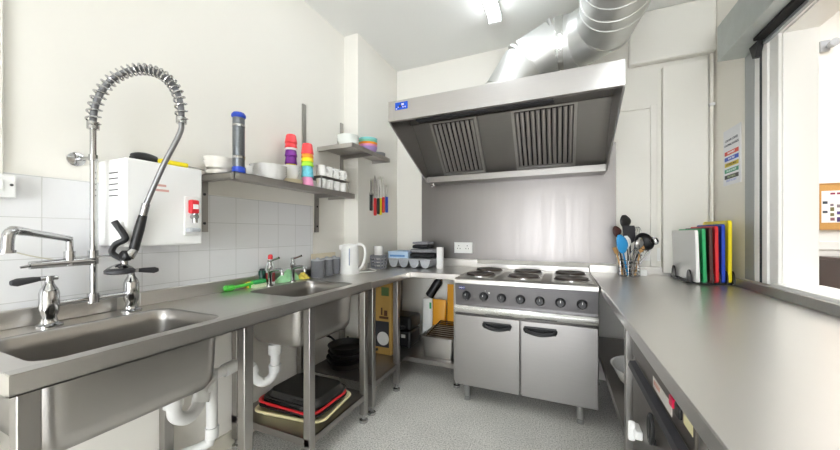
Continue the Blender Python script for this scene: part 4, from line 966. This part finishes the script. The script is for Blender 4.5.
def utensil(name, lab, cat, foot_, top, head, m, mh, hw=0.03, hl=0.08, hd=0.006):
    """handle from foot_ to top; head built around the upper end, facing the camera"""
    a = Vector(foot_); b = Vector(top); d = (b - a).normalized()
    sd = (u - d * u.dot(d)).normalized(); nn = d.cross(sd)
    t = thing(name, lab, cat, foot_, 'utensils in the basket')
    part(MB().tube([a, a * 0.5 + b * 0.5, b], [0.006, 0.006, 0.005], 10), 'handle', m, t)
    h = MB()
    if head == 'spoon':
        R = []
        for k in range(9):
            s = k / 8; wd = hw * math.sin(PI * (0.08 + 0.86 * s)) ** 0.7; c0 = b + d * hl * (s - 0.05)
            R.append([c0 + sd * wd * math.cos(q) + nn * (0.010 * math.sin(q) - 0.012 * math.sin(PI * s)) for q in [2 * PI * i / 14 for i in range(14)]])
        h.loft(R)
    elif head == 'turner':
        R = []
        for s, wd in ((0, 0.3), (0.12, 0.75), (0.3, 0.95), (0.9, 1.0), (1.0, 0.92)):
            c0 = b + d * hl * s + nn * 0.012 * s
            R.append([c0 + sd * hw * wd * x + nn * hd * y for x, y in ((-1, -0.5), (1, -0.5), (1, 0.5), (-1, 0.5))])
        h.loft(R)
    elif head == 'ladle':
        Mx = basis(b + d * hl * 0.5, sd, d.cross(sd).cross(sd) * -1)
        q = MB().lathe([(0.001, -hw * 0.8), (hw * 0.6, -hw * 0.62), (hw * 0.92, -hw * 0.3), (hw, 0), (hw * 0.95, 0), (hw * 0.85, -hw * 0.3), (hw * 0.5, -hw * 0.55), (0.001, -hw * 0.7)], (0, 0, 0), 22)
        q.xform(Matrix.Translation(b + d * hl * 0.4) @ Matrix.Rotation(YAW, 4, 'Z') @ Matrix.Rotation(math.radians(70), 4, 'X'))
        h = q
    elif head == 'whisk':
        for k in range(6):
            an = PI * k / 6; dr_ = sd * math.cos(an) + nn * math.sin(an)
            h.tube([b + d * hl * (0.5 - 0.5 * math.cos(PI * j / 12) if j <= 6 else 0.5 - 0.5 * math.cos(PI * j / 12)) + dr_ * hw * math.sin(PI * j / 12) for j in range(13)] , 0.0016, 6)
    part(h, 'head', mh, t, smooth=50)
def W(px, py, y):   # point on the plane y = const behind a direction (fixed numbers, evaluated once)
    k = (px - 420) / F_PX; x = y * (k * math.cos(YAW) - math.sin(YAW)) / (math.cos(YAW) + k * math.sin(YAW))
    F_ = -x * math.sin(YAW) + y * math.cos(YAW)
    return (x, y, 1.2 + (233 - py) / F_PX * F_)
M_WOOD = mat('beech_wood', '#d3a468', 0.6, var=0.1, scale=10, stretch=(3, 3, 1))
M_BLU2 = mat('sky_blue_silicone', '#2d96d6', 0.4)
zf = ZT + 0.012
utensil('blue_spatula', 'sky blue silicone spatula at the front left of the basket', 'spatula', (ux - 0.015, uy - 0.045, zf), W(623, 252, 2.745), 'spoon', M_BLU2, M_BLU2, 0.042, 0.135)
utensil('cooking_spoon', 'black plastic cooking spoon standing tallest in the basket', 'spoon', (ux + 0.005, uy + 0.02, zf), W(625, 227, 2.83), 'spoon', M_BLACK, M_BLACK, 0.042, 0.095)
utensil('slotted_turner', 'black plastic turner below the tall black spoon', 'turner', (ux + 0.01, uy - 0.01, zf), W(630, 243, 2.80), 'turner', M_BLACK, M_DKGREY, 0.046, 0.13)
utensil('ladle', 'black plastic ladle leaning right out of the basket', 'ladle', (ux - 0.01, uy + 0.01, zf), W(643, 245, 2.80), 'ladle', M_BLACK, M_BLACK, 0.068, 0.07)
utensil('steel_spoon', 'shiny steel serving spoon leaning right in the basket', 'spoon', (ux + 0.0, uy - 0.03, zf), W(637, 249, 2.76), 'spoon', M_CHROME, M_CHROME, 0.030, 0.09)
utensil('brown_spoon', 'dark brown spoon at the far left of the basket', 'spoon', (ux - 0.03, uy + 0.0, zf), W(617, 236, 2.84), 'spoon', M_DKGREY, M_BROWN, 0.034, 0.08)
utensil('steel_ladle', 'small steel ladle at the right edge of the basket', 'ladle', (ux + 0.03, uy + 0.02, zf), W(653, 243, 2.84), 'ladle', M_CHROME, M_CHROME, 0.032, 0.05)
utensil('white_spoon', 'white plastic spoon behind the blue spatula', 'spoon', (ux - 0.02, uy - 0.02, zf), W(626, 248, 2.77), 'spoon', M_WHITE, M_WHITE, 0.03, 0.095)
utensil('wooden_spoon', 'wooden spoon with its head hidden among the black utensils', 'spoon', (ux + 0.03, uy - 0.035, zf), W(640, 252, 2.79), 'spoon', M_WOOD, M_WOOD, 0.02, 0.06)
utensil('wooden_spatula', 'short wooden spatula on the left side of the basket', 'spatula', (ux - 0.045, uy - 0.02, zf), W(617, 254, 2.77), 'turner', M_WOOD, M_WOOD, 0.014, 0.05)
utensil('whisk', 'steel balloon whisk standing behind the turner', 'whisk', (ux + 0.015, uy + 0.04, zf), W(636, 240, 2.86), 'whisk', M_CHROME, M_CHROME, 0.03, 0.10)
tag(MB().box(0.545, 0.60, 2.86, 2.90, ZT, ZT + 0.045).build('white_tub', M_WHITE, origin=(0.57, 2.88, ZT), bevel=0.004), 'small white tub beside the utensil basket under the socket', 'tub')

# ------------------------------------------------------------------ chopping boards and rack
rk = thing('board_rack', 'black plastic rack holding the coloured chopping boards', 'rack', (0.9, 2.72, ZT))
part(MB().box(0.745, 0.973, 2.56, 2.58, ZT, ZT + 0.012).box(0.745, 0.973, 2.86, 2.88, ZT, ZT + 0.012).box(0.745, 0.76, 2.56, 2.88, ZT, ZT + 0.012).box(0.958, 0.973, 2.56, 2.88, ZT, ZT + 0.012), 'base', M_BLACK, rk, bevel=0.003)
bxs = [(0.785, M_WHITE, '#', 'white'), (0.822, M_GREEN, '', 'green'), (0.857, M_BROWN, '', 'brown'), (0.888, M_RED, '', 'red'), (0.922, M_BLUE, '', 'blue'), (0.957, M_YEL, '', 'yellow')]
fx = [0.762] + [(bxs[i][0] + bxs[i + 1][0]) / 2 for i in range(5)] + [0.972]
for x in fx:
    for y in (2.57, 2.87):
        pr_ = [(y + 0.036 * math.cos(PI * k / 12), ZT + 0.012 + 0.075 * math.sin(PI * k / 12) ** 0.8) for k in range(13)]
        part(MB().prism(pr_, 'x', x - 0.004, x + 0.004), 'divider', M_BLACK, rk)
for i, (x, m, _, cn) in enumerate(bxs):
    hgt = (0.325, 0.334, 0.34, 0.35, 0.362, 0.385)[i]; y0 = 2.49 + 0.012 * i; y1 = 2.93
    b = MB().loft([[(x - 0.009, p[0], p[1]) for p in rrect(y0, y1, ZT + 0.013, ZT + 0.013 + hgt, 0.018, 0, 4)],
                   [(x + 0.009, p[0], p[1]) for p in rrect(y0, y1, ZT + 0.013, ZT + 0.013 + hgt, 0.018, 0, 4)]])
    b.v = [(a + (c - ZT - 0.013) * (-0.03 + 0.006 * i), d, c) for a, d, c in b.v]
    o = b.build('chopping_board', m, origin=(x, 2.7, ZT + 0.013), bevel=0.003)
    tag(o, ['white plastic chopping board, nearest in the rack', 'green plastic chopping board standing next to the white one', 'dark brown plastic chopping board between green and red', 'red plastic chopping board standing in the rack', 'blue plastic chopping board next to the yellow one', 'yellow plastic chopping board, last in the rack'][i], 'chopping board', 'chopping boards')

# ------------------------------------------------------------------ things stored under the tables
def tray(name, lab, cx, cy, hx, hy, z, h, rz, m, rim=0.014):
    R = [rrect(-hx * 0.9, hx * 0.9, -hy * 0.9, hy * 0.9, 0.045, 0, 5), rrect(-hx, hx, -hy, hy, 0.055, h, 5), rrect(-hx - rim, hx + rim, -hy - rim, hy + rim, 0.06, h, 5),
         rrect(-hx - rim, hx + rim, -hy - rim, hy + rim, 0.06, h - 0.006, 5)]
    o = MB().loft(R[:3], True, False).build(name, m, origin=(0, 0, 0), solid=0.005, smooth=50)
    put(o, (cx, cy, z), rz); return tag(o, lab, 'tray', 'stacked serving trays')
M_TRAY = mat('black_tray', '#222120', 0.45, var=0.15, scale=30)
zz = 0.184
tray('serving_tray', 'large cream serving tray at the bottom of the stack below the far sink', -1.375, 1.47, 0.215, 0.165, zz + 0.002, 0.025, 0.12, M_CREAM)
tray('serving_tray', 'black serving tray just above the cream tray', -1.385, 1.475, 0.20, 0.15, zz + 0.018, 0.024, 0.05, M_TRAY)
tray('serving_tray', 'red serving tray in the middle of the stack', -1.385, 1.47, 0.20, 0.15, zz + 0.035, 0.026, 0.0, M_RED)
for i in range(3):
    def inv(o):
        o.rotation_euler = (PI, 0, o.rotation_euler[2]); return o
    o = tray('serving_tray', 'black serving tray in the pile of upturned trays, %s of three' % ('lowest', 'middle', 'topmost')[i], -1.40 + 0.012 * i, 1.475 + 0.006 * i, 0.185, 0.14, zz + 0.082 + 0.014 * i, 0.03, -0.12 + 0.06 * i, M_TRAY)
    inv(o)
# pans on the corner table shelf
def pan(lab, cx, cy, r, h, z, rz, m, handle=True):
    t = thing('frying_pan', lab, 'pan', (0, 0, 0), 'pans on the low shelf')
    part(MB().lathe([(0.001, 0), (r * 0.78, 0), (r * 0.86, 0.006), (r, h), (r + 0.004, h), (r * 0.88, 0.003 + 0.006), (r * 0.8, 0.006), (0.001, 0.006)], (0, 0, 0), 32), 'body', m, t)
    if handle: part(MB().tube([(r * 0.97, 0, h * 0.8), (r + 0.05, 0, h + 0.01), (r + 0.10, 0, h + 0.015)], [0.008, 0.008, 0.011], 10), 'handle', M_BLACK, t)
    put(t, (cx, cy, z), rz)
pan('pale metal pan at the bottom of the pan stack', -1.46, 1.985, 0.135, 0.05, 0.21, 2.6, mat('alu_dark', '#6a6661', 0.35, 0.9), False)
pan('black frying pan in the middle of the pan stack', -1.46, 1.985, 0.14, 0.045, 0.245, 0.75, M_PAN)
pan('black frying pan below the top pan of the stack', -1.45, 1.99, 0.14, 0.045, 0.285, 2.2, M_PAN)
pan('black frying pan on top of the pan stack', -1.455, 1.985, 0.135, 0.05, 0.325, 2.9, M_PAN)
bx_ = thing('cardboard_box', 'tall tan cardboard box with a dish picture standing behind the corner table legs', 'box', (-1.34, 2.32, 0.21))
BX0, BX1, BY0, BY1, BZ0, BZ1 = -1.45, -1.24, 2.28, 2.365, 0.0, 0.79
BZ0 = 0.212
part(MB().box(BX0, BX1, BY0, BY1, BZ0, BZ1), 'carton', M_CARD, bx_, bevel=0.003)
part(MB().box(BX0 + 0.05, BX1 - 0.02, BY0 - 0.001, BY0, BZ0 + 0.06, BZ0 + 0.27), 'dark_print', mat('print_dark', '#34343a', 0.5), bx_)
part(MB().lathe([(0.055, 0), (0.055, -0.001), (0.03, -0.0015), (0.03, -0.001)], (BX0 + 0.135, BY0 - 0.001, BZ0 + 0.13), 26, 'y'), 'dish_picture', M_WHITE, bx_)
part(MB().box(BX0 + 0.12, BX0 + 0.19, BY0 - 0.001, BY0, BZ1 - 0.10, BZ1 - 0.03), 'green_print', mat('print_green', '#5c7a4a', 0.6), bx_)
part(MB().box(BX0 + 0.10, BX0 + 0.185, BY0 - 0.001, BY0, BZ0 + 0.29, BZ0 + 0.31).box(BX0 + 0.115, BX0 + 0.13, BY0 - 0.001, BY0, BZ0 + 0.32, BZ0 + 0.38).box(BX0 + 0.145, BX0 + 0.175, BY0 - 0.001, BY0, BZ0 + 0.315, BZ0 + 0.36), 'brown_print', mat('print_brown', '#5d3c24', 0.6), bx_)
ap = thing('black_grill', 'black electric grill appliance on the low shelf of the back table', 'appliance', (-1.30, 2.66, 0.176))
part(MB().box(-1.42, -1.20, 2.56, 2.78, 0.186, 0.33), 'lower_body', M_BLACK, ap, bevel=0.02, segs=3)
part(MB().box(-1.42, -1.19, 2.545, 2.78, 0.338, 0.46), 'lid', M_BLACK, ap, bevel=0.03, segs=4)
part(MB().box(-1.36, -1.24, 2.52, 2.545, 0.36, 0.385), 'handle', M_DKGREY, ap, bevel=0.006)
part(MB().box(-1.29, -1.25, 2.558, 2.56, 0.27, 0.30), 'sticker', M_WHITE, ap)
for x in (-1.39, -1.23):
    part(MB().box(x - 0.015, x + 0.015, 2.58, 2.76, 0.176, 0.19), 'foot', M_DKGREY, ap)
gp = thing('gastronorm_pan', 'deep stainless steel pan on the low shelf beside the cooker', 'pan', (-0.89, 2.55, 0.176))
m = MB().loft([rrect(-1.045, -0.785, 2.47, 2.79, 0.03, 0.18, 4), rrect(-1.055, -0.77, 2.455, 2.80, 0.03, 0.345, 4), rrect(-1.065, -0.757, 2.445, 2.81, 0.03, 0.347, 4)], True, False)
part(m, 'pan', M_ST_X, gp, solid=0.002, smooth=50)
ra = thing('wire_rack', 'dark wire rack laid across the deep steel pan', 'rack', (-0.89, 2.6, 0.33))
m = MB()
for i in range(9):
    y = 2.46 + i * 0.04; m.tube([(-1.0, y, 0.362 + i * 0.004), (-0.765, y, 0.362 + i * 0.004)], 0.005, 8)
for x in (-1.0, -0.765): m.tube([(x, 2.45, 0.360), (x, 2.79, 0.394)], 0.006, 8)
part(m, 'wire_grid', mat('dark_brown_metal', '#4a3a28', 0.4, 0.7), ra)
wc = thing('white_packet', 'white paper packet standing behind the black grill appliance', 'packet', (-1.17, 2.9, 0.176))
part(MB().prism([(-1.225, 0.18), (-1.12, 0.18), (-1.12, 0.555), (-1.14, 0.57), (-1.225, 0.565)], 'y', 2.885, 2.935), 'packet', M_WHITE, wc, bevel=0.008)
part(MB().box(-1.15, -1.13, 2.8845, 2.8855, 0.47, 0.53), 'green_print', M_GREEN, wc)
for x0, x1, lab in ((-1.112, -0.975, 'left'), (-0.965, -0.80, 'right')):
    t = thing('orange_packet', 'orange yellow food packet %s' % ('beside the white packet' if lab == 'left' else 'tucked against the cooker'), 'packet', (x0, 2.87, 0.176), 'orange packets')
    h1 = 0.57 if lab == 'left' else 0.72
    R = []
    for k in range(7):
        s = k / 6; th = 0.028 * (1 - s ** 3) + 0.003; z = 0.178 + (h1 - 0.178) * s; w = (x1 - x0) / 2
        R.append([((x0 + x1) / 2 + w * math.copysign(abs(math.cos(a)) ** 0.4, math.cos(a)), 2.875 + th * math.sin(a) + 0.004 * noise.noise(Vector((k, a, x0))), z) for a in [2 * PI * j / 16 for j in range(16)]])
    part(MB().loft(R), 'bag', mat('packet_orange', '#eda72c', 0.45, var=0.08, scale=15), t, smooth=60)
bt_ = thing('black_bottle', 'black bottle leaning behind the packets', 'bottle', (-1.0, 2.9, 0.61))
a_, b_ = Vector((-1.165, 2.915, 0.585)), Vector((-1.045, 2.925, 0.77))
d_ = (b_ - a_).normalized()
part(MB().tube([a_, a_ + d_ * 0.005, a_ + d_ * 0.16, a_ + d_ * 0.19], [0.034, 0.042, 0.042, 0.03], 18), 'bottle', M_BLACK, bt_)
part(MB().tube([a_ + d_ * 0.19, a_ + d_ * 0.215], [0.022, 0.02], 16), 'cap', M_DKGREY, bt_)
# under the right worktop
wbw = tag(MB().lathe([(0.001, 0), (0.09, 0.0), (0.15, 0.055), (0.185, 0.125), (0.19, 0.128), (0.181, 0.125), (0.146, 0.058), (0.088, 0.006), (0.001, 0.006)], (0.440, 1.97, 0.381), 36).build('mixing_bowl', M_CERAM, origin=(0.440, 1.97, 0.381)),
          'large white mixing bowl on the shelf under the right worktop', 'bowl')
jg = thing('steel_jug', 'steel jug behind the white bowl under the right worktop', 'jug', (0.52, 2.42, 0.381))
part(MB().lathe([(0.05, 0), (0.055, 0.004), (0.05, 0.15), (0.056, 0.17), (0.053, 0.17), (0.047, 0.15), (0.05, 0.006), (0.001, 0.006)], (0.50, 2.46, 0.381), 26), 'body', M_CHROME, jg)
part(MB().tube(spline([(0.45, 2.46, 0.53), (0.415, 2.46, 0.525), (0.41, 2.46, 0.46), (0.452, 2.46, 0.41)], 6), 0.006, 8), 'handle', M_CHROME, jg)
